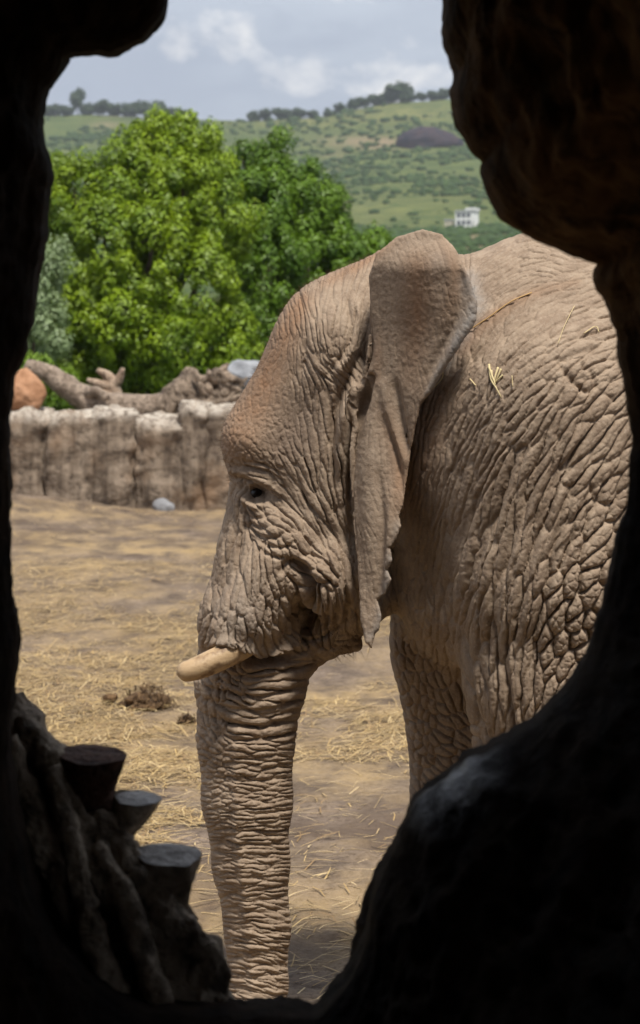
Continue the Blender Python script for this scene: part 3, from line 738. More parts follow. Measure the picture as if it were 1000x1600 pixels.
# ------------------------------------------------------------------ enclosure ground
def ground_z(X, Y):
    P = p3(X * .35, Y * .35)
    z = .05 * fbm(P, 3, 3) + .018 * fbm(p3(X * 2.3, Y * 2.3), 3, 4)
    z = z + .26 * np.exp(-((X + 4.4) / 1.6) ** 2 - ((Y - 29.5) / 4.0) ** 2)       # soil banked up at the wall's foot
    z = z + .05 * np.exp(-((X + 1.0) / 3) ** 2 - ((Y - 20) / 2.0) ** 2)
    return z * sstep(2, 7, Y) - .004
def build_ground():
    xs = np.concatenate([-np.geomspace(90, 5, 26)[:-1], np.linspace(-5, 5, 201), np.geomspace(5, 90, 26)[1:]])
    ys = np.concatenate([np.linspace(-40, 5, 20)[:-1], np.linspace(5, 16, 220)[:-1], np.linspace(16, 31.4, 130)])
    X, Y = np.meshgrid(xs, ys); Z = ground_z(X.ravel(), Y.ravel()).reshape(X.shape)
    fine = ridged(p3(X * 7, Y * 7), 3, 8).reshape(X.shape)
    Z = Z + (.013 * fine + .020 * fbm(p3(X * 4, Y * 7), 3, 12).reshape(X.shape)) * (np.abs(X) < 5) * (Y > 5)
    V = np.stack([X, Y, Z], -1).reshape(-1, 3); n, m = X.shape
    i, j = np.meshgrid(np.arange(n - 1), np.arange(m - 1), indexing='ij'); a = (i * m + j).ravel()
    Q = np.stack([a, a + 1, a + m + 1, a + m], 1)
    t = new_mat('trampled_soil')
    n1 = t.noise(t.obj, .55, 6, .6); n2 = t.noise(t.mapping(t.obj, (1, .55, 1)), 3.2, 7, .62); n3 = t.noise(t.obj, 30, 5, .7)
    soil = t.mix((.105, .076, .055), (.235, .176, .130), t.ramp(n2, [(.35, 0), (.65, 1)]))
    soil = t.mix(soil, (.075, .050, .034), t.ramp(n3, [(.36, .8), (.52, 0)])); soil = t.mix(soil, (.10, .068, .046), t.ramp(t.noise(t.mapping(t.obj, (1, .7, 1)), 1.1, 5, .6), [(.50, 0), (.62, .75)]))
    straw = t.mix((.30, .205, .095), (.40, .285, .14), n3)
    c = t.mix(soil, straw, t.math('MULTIPLY', t.ramp(n1, [(.40, 0), (.62, .8)]), t.ramp(n2, [(.38, .1), (.60, 1)])))
    set_col(t, c); t.b.inputs['Roughness'].default_value = .95
    set_bump(t, t.math('ADD', n3, t.noise(t.obj, 90, 3)), .02, .7)
    mesh_obj('ground', V, Q, t.m, kind='structure', label='trampled brown soil of the enclosure strewn with straw')
def straw_mat():
    t = new_mat('dry_straw'); at = t.add('ShaderNodeVertexColor', layer_name='tone')
    set_col(t, at.outputs[0]); t.b.inputs['Roughness'].default_value = .6
    return t.m
def blades(P, D, L, wd, lift, rng):
    """thin bent straw blades as two quads each"""
    n = len(P); D = D / np.linalg.norm(D, axis=1)[:, None]
    S = np.cross(D, np.array([0, 0, 1.0])); S /= np.linalg.norm(S, axis=1)[:, None] + 1e-9; S = S * wd[:, None] / 2
    up = np.array([0, 0, 1.0])
    A = P - D * L[:, None] / 2; B = P + up * lift[:, None]; C = P + D * L[:, None] / 2 + up * (lift * rng.uniform(-.3, 1.2, n))[:, None]
    B = B + S * rng.normal(0, 2.5, n)[:, None]
    V = np.stack([A - S, A + S, B + S, B - S, C + S * .5, C - S * .5], 1).reshape(-1, 3)
    o = np.arange(n)[:, None] * 6
    Q = np.vstack([o + np.array([[0, 1, 2, 3]]), o + np.array([[3, 2, 4, 5]])])
    return V, Q
def tones(rng, n, k):
    base = np.array([(.47, .33, .145), (.38, .255, .105), (.56, .42, .22), (.25, .155, .068), (.32, .23, .12)])
    c = base[rng.choice(5, n, p=[.32, .24, .16, .14, .14])] * rng.uniform(.8, 1.15, (n, 1))
    return np.repeat(c, k, 0)
def build_straw(mat):
    rng = np.random.default_rng(5)
    n = 300000
    Y = 5.6 + 24 * rng.random(n) ** 1.9; X = (rng.random(n) - .5) * (.34 * Y + .9)
    dens = fbm(p3(X * .7, Y * .55), 3, 31) + .6 * fbm(p3(X * 2.2, Y * 2.6), 3, 32)
    keep = rng.random(n) < np.clip(.40 + 2.0 * dens, .03, 1) * np.interp(Y, [6, 9, 13, 18, 24, 28.5, 30], [1, 1, .8, .6, .16, .10, .5])
    X, Y = X[keep], Y[keep]; n = len(X)
    P = np.stack([X, Y, ground_z(X, Y) + .008 + .03 * rng.random(n) ** 2 * np.clip(dens[keep] * 2, 0, 1)], 1)
    a = rng.normal(.35, 1.0, n); D = np.stack([np.cos(a), np.sin(a) * .8, rng.normal(0, .09, n)], 1)
    L = rng.uniform(.05, .20, n) * np.where(rng.random(n) < .10, 2.2, 1); wd = rng.uniform(.0025, .0070, n); lift = np.abs(rng.normal(0, .010, n))
    V, Q = blades(P, D, L, wd, lift, rng)
    mesh_obj('straw_litter', V, Q, mat, smooth=False, cols={'tone': tones(rng, n, 6)}, kind='stuff', label='loose dry straw scattered over the soil')
def dung_pile(name, px, py, w, h, label, seed, mat):
    Y = F * CAMZ / (py - HY); p = W(px, py, Y); p[2] = ground_z(p[:1], p[1:2])[0]
    rng = np.random.default_rng(seed); parts = []
    iv, it = icosphere(2)
    for k in range(11):
        r = w * rng.uniform(.09, .19); o = np.array([rng.normal(0, w * .24), rng.normal(0, w * .16), r * .25 + (h * .35 if k < 3 else 0)])
        v = iv * r * rng.uniform(.7, 1.15, 3); v = v * np.array([1.2, 1, .75]) * (1 + .8 * fbm(v * 26 + seed + k, 4, seed, .65))[:, None] + o + p
        parts.append((v, it))
    n = 260; a = rng.random(n) * 6.28; rr = w * .5 * rng.random(n) ** .7
    P = np.stack([p[0] + rr * np.cos(a), p[1] + .7 * rr * np.sin(a), p[2] + h * .8 * (1 - (rr / (w * .5)) ** 2) + .004], 1)
    D = np.stack([rng.normal(0, 1, n), rng.normal(0, 1, n), rng.normal(0, .5, n)], 1)
    v, q = blades(P, D, rng.uniform(.03, .10, n), np.full(n, .005), np.abs(rng.normal(0, .02, n)), rng); parts.append((v, q2tri(q)))
    V, T = merge(parts)
    o = mesh_obj(name, V - p, T, mat, label=label, category='dung'); o.location = p
def build_dung():
    t = new_mat('dung'); n = t.noise(t.obj, 25, 5, .7); set_col(t, t.mix((.045, .024, .011), (.17, .10, .045), t.ramp(n, [(.35, 0), (.65, 1)]))); set_bump(t, n, .02, 1)
    dung_pile('dung_pile', 232, 1108, .38, .15, 'large fibrous brown dung pile lying on the straw', 3, t.m)
    dung_pile('dung_pile', 292, 1128, .11, .035, 'small crumb of brown dung beside the trunk', 4, t.m)

# ------------------------------------------------------------------ wall of weathered concrete rock
def stone_mat():
    t = new_mat('weathered_rock'); at = t.add('ShaderNodeVertexColor', layer_name='pale'); sp = t.add('ShaderNodeSeparateColor'); t.l.new(at.outputs[0], sp.inputs[0])
    v = t.mapping(t.obj, (1, 1, .09)); n1 = t.noise(v, 5.5, 6, .62); n2 = t.noise(t.obj, 9, 7, .65); n3 = t.noise(t.obj, 1.3, 4)
    c = t.mix((.095, .068, .048), (.27, .21, .155), t.ramp(n1, [(.34, 0), (.62, 1)]))
    c = t.mix(c, (.065, .046, .034), t.ramp(n2, [(.36, .85), (.5, 0)]))
    c = t.mix(c, (.27, .17, .10), t.ramp(n3, [(.5, 0), (.68, .6)]))
    c = t.mix(c, (.44, .39, .33), t.math('MULTIPLY', sp.outputs[0], t.ramp(n2, [(.38, .1), (.58, 1)])))
    set_col(t, c); t.b.inputs['Roughness'].default_value = .92
    set_bump(t, n2, .05, .8); return t.m
def build_wall():
    mat = stone_mat(); rng = np.random.default_rng(12)
    root = empty('retaining_wall', W(180, 805, 30.2) * np.array([1, 1, 0]), label='low weathered grey brown wall of upright rock-like slabs with pale weatherworn tops', category='wall')
    edges = [-330, -250, -175, -110, -45, 10, 72, 148, 208, 288, 322, 372, 430, 480, 545, 600, 680, 760, 830, 900, 985, 1050, 1130, 1220, 1300]
    for k in range(len(edges) - 1):
        x0, x1 = (edges[k] - 500) / F * 30.4, (edges[k + 1] - 500) / F * 30.4
        tall = (gtop := 1.40 + rng.uniform(-.10, .09))
        if k in (7,): tall -= .08
        if k == 9: tall += .03
        na, nh = 44, 34; a = np.linspace(0, 2 * np.pi, na, endpoint=False); hh = np.linspace(-.12, tall, nh)
        A, Hh = np.meshgrid(a, hh); c, s = np.cos(A), np.sin(A)
        e = .42; rx = (x1 - x0) / 2 * 1.07; ry = .36 + .04 * rng.random()
        top = 1 - .13 * sstep(tall - .2, tall, Hh) ** 2 - .08 * sstep(tall - .05, tall, Hh) + .06 * np.exp(-((Hh - tall + .2) / .08) ** 2)
        bx = np.sign(c) * np.abs(c) ** e * rx * top; by = np.sign(s) * np.abs(s) ** e * ry * top
        P = np.stack([bx + (x0 + x1) / 2, by + 30.62 + rng.uniform(-.03, .03), Hh], -1).reshape(-1, 3)
        flute = ridged(P * np.array([4.2, 4.2, .45]) + k * 3.7, 3, 40); lump = fbm(P * 3.2 + k, 4, 41); fine = ridged(P * 9, 3, 43)
        nrm = np.stack([c, s, np.zeros_like(c)], -1).reshape(-1, 3)
        P = P + nrm * (.11 * flute + .08 * lump + .03 * fine)[:, None]
        P[:, 2] += (.15 * fbm(P * 3.5 + 9, 4, 44)) * sstep(tall - .35, tall, P[:, 2])
        pale = np.tile((sstep(tall - .20, tall - .03, Hh) * .95).reshape(-1, 1), (1, 3))
        i = np.arange(nh - 1)[:, None] * na; j = np.arange(na)[None, :]; j2 = (j + 1) % na
        Q = np.stack([i + j, i + j2, i + na + j2, i + na + j], -1).reshape(-1, 4)
        # crown of the slab
        rings = [P]; n0 = (nh - 1) * na; cen = P[n0:n0 + na].mean(0)
        prev = n0; tot = len(P); pl = [pale]
        for f in (.72, .45, .2, .02):
            r = cen + (P[n0:n0 + na] - cen) * f; r[:, 2] = P[n0:n0 + na, 2] * f + (1 - f) * cen[2] + .045 * (1 - f) + .05 * fbm(r * 7 + k, 3, 45) * f
            rings.append(r); pl.append(np.ones((na, 3)))
            jj = np.arange(na); Q = np.vstack([Q, np.stack([prev + jj, prev + (jj + 1) % na, tot + (jj + 1) % na, tot + jj], 1)])
            prev = tot; tot += na
        part(root, 'stone_slab', np.vstack(rings), Q, mat, cols={'pale': np.vstack(pl)})
    # small stones at the foot
    for (px, py, w, lab) in ((255, 806, .27, 'small blue grey stone at the foot of the slab wall'),):
        Y = 30.0; p = W(px, py, Y); p[2] = ground_z(p[:1], p[1:2])[0]
        iv, it = icosphere(3); v = iv * np.array([.5, .4, .42]) * w * 1.05; v = v * (1 + .22 * fbm(v * 9 + 3, 3, 8))[:, None]
        m = new_mat('blue_stone'); set_col(m, m.mix((.16, .16, .165), (.27, .27, .28), m.noise(m.obj, 9, 4)))
        o = mesh_obj('stone', v, it, m.m, label=lab, category='stone'); o.location = p + np.array([0, 0, .04])

def wood_mat(name, a, b, sc=(1, 1, 1)):
    t = new_mat(name); v = t.mapping(t.obj, sc); n = t.noise(v, 7, 6, .65, .4); n2 = t.noise(t.obj, 22, 4, .6)
    c = t.mix(a, b, t.ramp(n, [(.32, 0), (.66, 1)])); c = t.mix(c, tuple(x * .35 for x in a), t.ramp(n2, [(.36, .7), (.5, 0)]))
    set_col(t, c); t.b.inputs['Roughness'].default_value = .85; set_bump(t, t.math('ADD', n, n2), .03, .8); return t.m
def build_driftwood():
    grey = wood_mat('grey_driftwood', (.12, .085, .06), (.33, .26, .20)); brown = wood_mat('root_wood', (.055, .038, .026), (.32, .245, .18))
    YB = 31.25
    def thing(name, tubes, mat, label, base, cat='log'):
        root = empty(name, W(base[0], base[1], YB), label=label, category=cat)
        for nm, pts, rad, rough, sd_ in tubes:
            P = spline([W(x, y, Y) for x, y, Y in pts], 40); r = np.interp(np.linspace(0, 1, 40), np.linspace(0, 1, len(rad)), rad)
            v, q = tube(P, r, 18, True, rough=rough, seed=sd_, rs=5.0); part(root, nm, v, q2tri(q), mat)
    thing('driftwood_log', [('trunk', [(42, 572, 31.5), (75, 585, 31.4), (110, 608, 31.3), (150, 632, 31.2), (200, 638, 31.15), (262, 634, 31.2), (290, 630, 31.3)], [.10, .13, .16, .20, .19, .17, .10], .22, 3),
                            ('branch_stub', [(128, 618, 31.2), (150, 612, 30.95), (168, 622, 30.85)], [.09, .07, .05], .2, 5)], grey, 'long pale grey driftwood log lying along the top of the wall', (160, 650))
    thing('forked_branch', [('branch', [(182, 628, 31.9), (176, 606, 31.9), (170, 590, 31.9), (152, 578, 31.85)], [.13, .10, .08, .035], .2, 7), ('branch', [(176, 608, 31.9), (186, 592, 31.85), (192, 576, 31.8)], [.09, .06, .03], .2, 8),
                            ('branch', [(170, 606, 31.9), (154, 600, 31.8), (136, 594, 31.8)], [.08, .06, .03], .2, 9), ('branch', [(172, 622, 31.8), (156, 614, 31.7), (140, 612, 31.7)], [.08, .05, .025], .2, 10)],
          wood_mat('pale_branch', (.22, .15, .10), (.45, .34, .25)), 'pale forked stump of a branch standing behind the driftwood log', (176, 640), 'branch')
    tb = [('trunk', [(262, 652, 31.1), (276, 622, 31.1), (292, 604, 31.1), (300, 578, 31.2)], [.20, .22, .18, .09], .3, 20)]
    rng = np.random.default_rng(3)
    for k in range(30):
        a = R_(-160 + k * 37); x0, y0 = 338, 606; L = 24 + 30 * rng.random(); tw = rng.normal(0, .8)
        x1, y1 = x0 + L * .6 * math.cos(a), y0 + L * .5 * math.sin(a); x2, y2 = x0 + L * math.cos(a + tw), y0 + L * .85 * math.sin(a + tw)
        tb.append(('root', [(x0, y0, 31.15), (x1, y1, 30.95 - .1 * rng.random()), (x2, y2, 30.9)], [.075, .045 + .02 * rng.random(), .015], .5, 30 + k))
    for k in range(6):
        x = 270 + 14 * k; tb.append(('root', [(x, 612, 31.0), (x + rng.normal(6, 6), 630, 30.9), (x + rng.normal(0, 12), 664, 30.85)], [.10, .075, .04], .3, 60 + k))
    thing('root_tangle', tb, brown, 'dark tangled root stump lying on the wall beside a grey boulder', (320, 655), 'stump')
    # boulders
    def boulder(name, px, py, Y, r, mat, label, seed, ridge=0.0, foot=None):
        iv, it = icosphere(4); v = iv * np.array(r); d = .16 * fbm(iv * 1.8 + seed, 4, seed)
        if ridge: d = d + ridge * np.sin(iv[:, 2] * 9 + iv[:, 0] * 3 + 2 * fbm(iv * 2, 2, seed))
        v = v * (1 + d)[:, None] * np.array([1, 1, 1.0]); v[:, :2] *= (1 - .25 * v[:, 2:] / r[2]) if not ridge else 1.0; p = W(px, py, Y)
        o = mesh_obj(name, v + np.array([0, 0, r[2] * .9]), it, mat, label=label, category='boulder'); o.location = p - np.array([0, 0, r[2] * .9])
    t = new_mat('ochre_rock'); n = t.noise(t.obj, 5, 6); set_col(t, t.mix((.24, .115, .055), (.42, .23, .13), t.ramp(n, [(.3, 0), (.7, 1)]))); set_bump(t, n, .06, .8)
    boulder('boulder', 38, 612, 30.62, (.29, .26, .31), t.m, 'rounded orange ochre boulder sitting on the wall', 4)
    t = new_mat('blue_grey_rock'); n = t.noise(t.obj, 6, 6); set_col(t, t.mix((.14, .145, .155), (.30, .31, .33), t.ramp(n, [(.3, 0), (.7, 1)]))); set_bump(t, n, .05, .8)
    boulder('boulder', 384, 596, 31.7, (.40, .32, .32), t.m, 'grey ribbed boulder beside the root tangle', 9, .05)
    boulder('boulder', 440, 606, 31.8, (.34, .3, .28), t.m, 'grey boulder on the wall behind the elephant head', 13, .05)

# ------------------------------------------------------------------ hills
RX = np.array([-2500, -600, -100, 60, 200, 340, 420, 500, 560, 620, 700, 800, 1000, 1600, 3500.0]); RY = np.array([250, 210, 175, 182, 185, 190, 189, 184, 170, 160, 156, 156, 168, 210, 260.0])
YK = np.array([31, 60, 120, 250, 450, 600, 750, 1050, 1300, 1700, 2600, 4000.0]); ZK = np.array([1.25, 1.3, 3.2, 9.5, 24, 38, 56, 99, 148, 150, 90, 40.0])
def hill_z(X, Y):
    px = 500 + F * X / np.maximum(Y, 1); rp = np.interp(px, RX, RY)
    z = np.interp(Y, YK, ZK); z = np.where(Y > 60, 1.3 + (z - 1.3) * (550 - rp) / 385.0, z)
    amp = np.clip((Y - 55) / 400, 0, 1)
    z = z + amp * (5.0 * fbm(p3(X / 130, Y / 190), 4, 51) * np.clip(Y / 900, 0, 1) + 1.2 * fbm(p3(X / 22, Y / 30), 3, 52) * np.clip(Y / 600, 0, 1))
    return z + .08 * fbm(p3(X * .8, Y * .8), 3, 53) * (Y < 60)
def hit_hill(px, py):
    Y = np.geomspace(60, 1320, 6000); X = (px - 500) / F * Y; z = hill_z(X, Y); row = HY - (z - CAMZ) * F / Y
    k = np.nonzero(row <= py)[0]; k = k[0] if len(k) else len(Y) - 1
    return np.array([X[k], Y[k], z[k]])
def build_hills():
    a = np.concatenate([np.linspace(-1.1, -.24, 60)[:-1], np.linspace(-.24, .24, 280), np.linspace(.24, 1.1, 50)[1:]])
    ys = np.concatenate([[30.74], np.linspace(30.76, 60, 26)[:-1], np.geomspace(60, 1450, 190)[:-1], np.geomspace(1450, 4000, 16)])
    A, Y = np.meshgrid(a, ys); X = A * Y; X[Y < 60] = (A * (60 + 40 * (60 - Y) / 30))[Y < 60]
    Z = hill_z(X.ravel(), Y.ravel()); Z[:len(a)] = -.3; V = np.stack([X.ravel(), Y.ravel(), Z], 1); n, m = X.shape
    i, j = np.meshgrid(np.arange(n - 1), np.arange(m - 1), indexing='ij'); k = (i * m + j).ravel(); Q = np.stack([k, k + 1, k + m + 1, k + m], 1)
    bare = np.zeros(len(V))
    for (px, py, rx, ry, h) in ((560, 222, 60, 9, 1.0), (600, 226, 25, 7, .9), (525, 245, 20, 6, .7), (745, 380, 75, 16, 1.0), (640, 392, 60, 12, .8), (800, 396, 70, 16, 1.0), (165, 196, 25, 5, .7)):
        u, v = PIX(V); bare += h * np.exp(-((u - px) / rx) ** 2 - ((v - py) / ry) ** 2) * (Y.ravel() > 75)
    dry = np.zeros(len(V))
    for (px, py, rx, ry, h) in ((620, 178, 140, 16, 1.0), (460, 192, 90, 10, .8), (560, 330, 130, 34, .55), (720, 300, 80, 30, .4)):
        dry += h * np.exp(-((u - px) / rx) ** 2 - ((v - py) / ry) ** 2)
    t = new_mat('hill_grass'); at = t.add('ShaderNodeVertexColor', layer_name='cover'); sp = t.add('ShaderNodeSeparateColor'); t.l.new(at.outputs[0], sp.inputs[0])
    n1 = t.noise(t.obj, .03, 6, .6); n2 = t.noise(t.obj, .11, 6, .65); n3 = t.noise(t.obj, .012, 4); n4 = t.noise(t.obj, .9, 6, .7)
    c = t.mix((.045, .070, .024), (.100, .128, .042), t.ramp(n1, [(.35, 0), (.65, 1)]))
    c = t.mix(c, (.20, .19, .075), t.math('MULTIPLY', sp.outputs[1], t.ramp(n2, [(.3, .4), (.6, 1)])))
    c = t.mix(c, (.032, .062, .022), t.ramp(n2, [(.48, 0), (.58, .85)]))
    c = t.mix(c, (.26, .185, .13), t.math('MULTIPLY', sp.outputs[0], t.ramp(n2, [(.35, .3), (.55, 1)])))
    c = t.mix(c, (.145, .150, .052), t.ramp(n4, [(.48, 0), (.62, .7)])); c = t.mix(c, (.035, .06, .02), t.ramp(n4, [(.36, .7), (.46, 0)]))
    c = t.mix(c, (.22, .19, .12), t.ramp(n3, [(.58, 0), (.70, .45)]))
    set_col(t, c); t.b.inputs['Roughness'].default_value = 1.0; t.b.inputs['Specular IOR Level'].default_value = .05
    col = np.stack([bare.clip(0, 1), dry.clip(0, 1), np.zeros(len(V))], 1)
    mesh_obj('hillside', V, Q, t.m, cols={'cover': col}, kind='structure', label='green scrub covered hillside rising behind the trees')
def leaf_mat(name, dark, light, trans=.25):
    t = new_mat(name); at = t.add('ShaderNodeVertexColor', layer_name='leaf'); sp = t.add('ShaderNodeSeparateColor'); t.l.new(at.outputs[0], sp.inputs[0])
    c = t.mix(dark, light, sp.outputs[0]); set_col(t, c); t.b.inputs['Roughness'].default_value = .5; t.b.inputs['Specular IOR Level'].default_value = .35
    tr = t.add('ShaderNodeBsdfTranslucent'); t.l.new(t.mix(c, (.35, .45, .02), .35), tr.inputs[0])
    mx = t.add('ShaderNodeMixShader', inp={0: trans}); t.l.new(t.b.outputs[0], mx.inputs[1]); t.l.new(tr.outputs[0], mx.inputs[2])
    out = [n for n in t.n if n.type == 'OUTPUT_MATERIAL'][0]; t.l.new(mx.outputs[0], out.inputs[0]); return t.m
def leaves(P, Nn, size, rng, shade):
    """diamond leaves with a fold; P positions, Nn facing"""
    n = len(P); Nn = Nn / (np.linalg.norm(Nn, axis=1)[:, None] + 1e-9)
    R = rng.normal(0, 1, (n, 3)); A = R - Nn * (R * Nn).sum(1)[:, None]; A /= np.linalg.norm(A, axis=1)[:, None] + 1e-9; B = np.cross(Nn, A)
    s = size[:, None]
    V = np.stack([P - A * s, P + B * s * .48 + Nn * s * .14, P + A * s, P - B * s * .48 + Nn * s * .14], 1).reshape(-1, 3)
    Q = np.arange(n)[:, None] * 4 + np.array([[0, 1, 2, 3]]); col = np.repeat(shade, 4)[:, None] * np.ones((1, 3))
    return V, Q, col
def crown(lobes, per_m2, nleaf, lsize, rng, csize=.30, stretch=1.25, up=.35):
    """lobes (centre, radii) are covered with leafy tufts; each tuft is a shell of small leaves facing outwards"""
    Ps, Ns, Sh = [], [], []
    for c, r in lobes:
        c = np.array(c); r = np.array(r); k = max(5, int(per_m2 * 4 * np.pi * (r[0] * r[2] + r[0] * r[1] + r[1] * r[2]) / 3))
        d = rng.normal(0, 1, (k, 3)); d /= np.linalg.norm(d, axis=1)[:, None]
        d[:, 1] = np.where(rng.random(k) < .5, -np.abs(d[:, 1]), d[:, 1])
        cc = c + d * r * rng.uniform(.80, 1.03, (k, 1)); cs = csize * rng.uniform(.6, 1.3, k)
        e = rng.normal(0, 1, (k, nleaf, 3)); e /= np.linalg.norm(e, axis=2)[..., None]
        q = e * (1 - .45 * rng.random((k, nleaf, 1)) ** 1.6) * cs[:, None, None] * np.array([1, 1, stretch])
        q = q * (1 + .16 * np.sin(e[..., :1] * 7 + rng.random((k, 1, 1)) * 6) * np.sin(e[..., 2:] * 6))
        Ps.append((cc[:, None] + q).reshape(-1, 3)); Ns.append((e + .25 * d[:, None] + np.array([0, 0, up]) + rng.normal(0, .32, e.shape)).reshape(-1, 3))
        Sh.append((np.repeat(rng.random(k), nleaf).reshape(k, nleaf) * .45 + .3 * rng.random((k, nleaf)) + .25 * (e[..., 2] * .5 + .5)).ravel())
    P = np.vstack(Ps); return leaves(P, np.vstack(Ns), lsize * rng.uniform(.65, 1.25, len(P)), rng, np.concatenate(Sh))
def build_trees():
    rng = np.random.default_rng(21)
    bark = wood_mat('bark', (.05, .035, .025), (.15, .11, .08))
    def tree(name, label, Yc, lobes_px, base, mat, nclump, nleaf, ls, cs, group=None, tr=1.0):
        root = empty(name, (*W(base[0], base[1], Yc)[:2], 1.2), label=label, category='tree')
        if group: root['group'] = group
        L = []
        for (px, py, rx, ry, dy) in lobes_px:
            Y = Yc + dy; k = Y / F; L.append((W(px, py, Y), (rx * k, max(rx * k * .85, .4), ry * k)))
        V, Q, col = crown(L, nclump, nleaf, ls, rng, cs); part(root, 'crown', V, Q, mat, smooth=False, cols={'leaf': col})
        b0 = np.array(root.location) - np.array([0, 0, .2]); tv = []
        main = spline([b0, b0 + np.array([.1, .1, 1.0]) * tr, b0 + np.array([0, 0, 2.2]) * tr], 14); tv.append(tube(main, np.linspace(.26, .16, 14) * tr, 10, True, rough=.15))
        for c, r in L:
            st = main[rng.integers(5, 13)]; e = np.array(c) + np.array([0, 0, r[2] * .45]); m1 = (st + np.array(c)) / 2 + rng.normal(0, .12, 3); m1[2] -= .2
            tv.append(tube(spline([st, m1, np.array(c), e], 16), np.linspace(.10, .018, 16) * tr, 7, True, rough=.1))
        V, T = merge([(v, q2tri(q)) for v, q in tv]); part(root, 'trunk', V, T, bark)
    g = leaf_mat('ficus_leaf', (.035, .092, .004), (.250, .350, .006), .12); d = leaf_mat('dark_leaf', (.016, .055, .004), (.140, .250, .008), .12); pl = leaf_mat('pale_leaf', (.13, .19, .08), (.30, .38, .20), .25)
    tree('broadleaf_tree', 'large bright green bushy tree with many upright leafy plumes', 41, [
        (240, 260, 52, 74, 0), (318, 262, 46, 78, .2), (190, 300, 48, 66, -.4), (285, 330, 54, 84, -.8), (120, 320, 46, 70, -.2), (345, 335, 52, 80, -.7), (95, 380, 40, 66, .2), (165, 400, 58, 84, -1.1), (235, 410, 58, 88, -1.3), (305, 450, 60, 86, -1.2),
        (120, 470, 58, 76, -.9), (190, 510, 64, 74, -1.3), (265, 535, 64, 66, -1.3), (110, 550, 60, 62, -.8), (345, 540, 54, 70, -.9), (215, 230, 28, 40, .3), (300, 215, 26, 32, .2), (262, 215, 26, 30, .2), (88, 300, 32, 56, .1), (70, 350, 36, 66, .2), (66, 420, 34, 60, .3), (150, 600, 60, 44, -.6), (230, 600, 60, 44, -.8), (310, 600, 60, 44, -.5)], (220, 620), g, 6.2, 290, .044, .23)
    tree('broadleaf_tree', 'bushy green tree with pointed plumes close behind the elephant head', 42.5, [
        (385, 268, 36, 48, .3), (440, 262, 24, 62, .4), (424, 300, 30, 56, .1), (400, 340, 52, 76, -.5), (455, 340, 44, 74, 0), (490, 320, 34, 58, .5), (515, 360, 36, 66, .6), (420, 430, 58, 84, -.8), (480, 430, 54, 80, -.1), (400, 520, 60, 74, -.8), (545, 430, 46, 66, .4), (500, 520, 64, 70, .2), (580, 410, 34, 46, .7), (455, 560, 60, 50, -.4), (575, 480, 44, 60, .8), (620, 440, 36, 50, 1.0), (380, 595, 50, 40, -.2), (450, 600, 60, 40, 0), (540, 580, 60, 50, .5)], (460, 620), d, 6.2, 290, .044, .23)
    tree('olive_shrub', 'pale silvery green shrub at the edge of the bright green tree', 38.5, [(62, 430, 34, 42, 0), (82, 405, 26, 30, .1), (55, 490, 36, 46, -.1), (30, 520, 30, 50, 0), (75, 520, 30, 40, -.2)], (58, 600), pl, 11, 110, .04, .17, None, .35)
    tree('leafy_bush', 'low yellow green bush growing behind the ochre boulder', 34.5, [(95, 612, 26, 30, 0), (60, 590, 24, 34, .3), (120, 625, 22, 20, -.2)], (90, 640), leaf_mat('fresh_leaf', (.07, .15, .012), (.22, .33, .03), .28), 14, 120, .035, .14, None, .25)
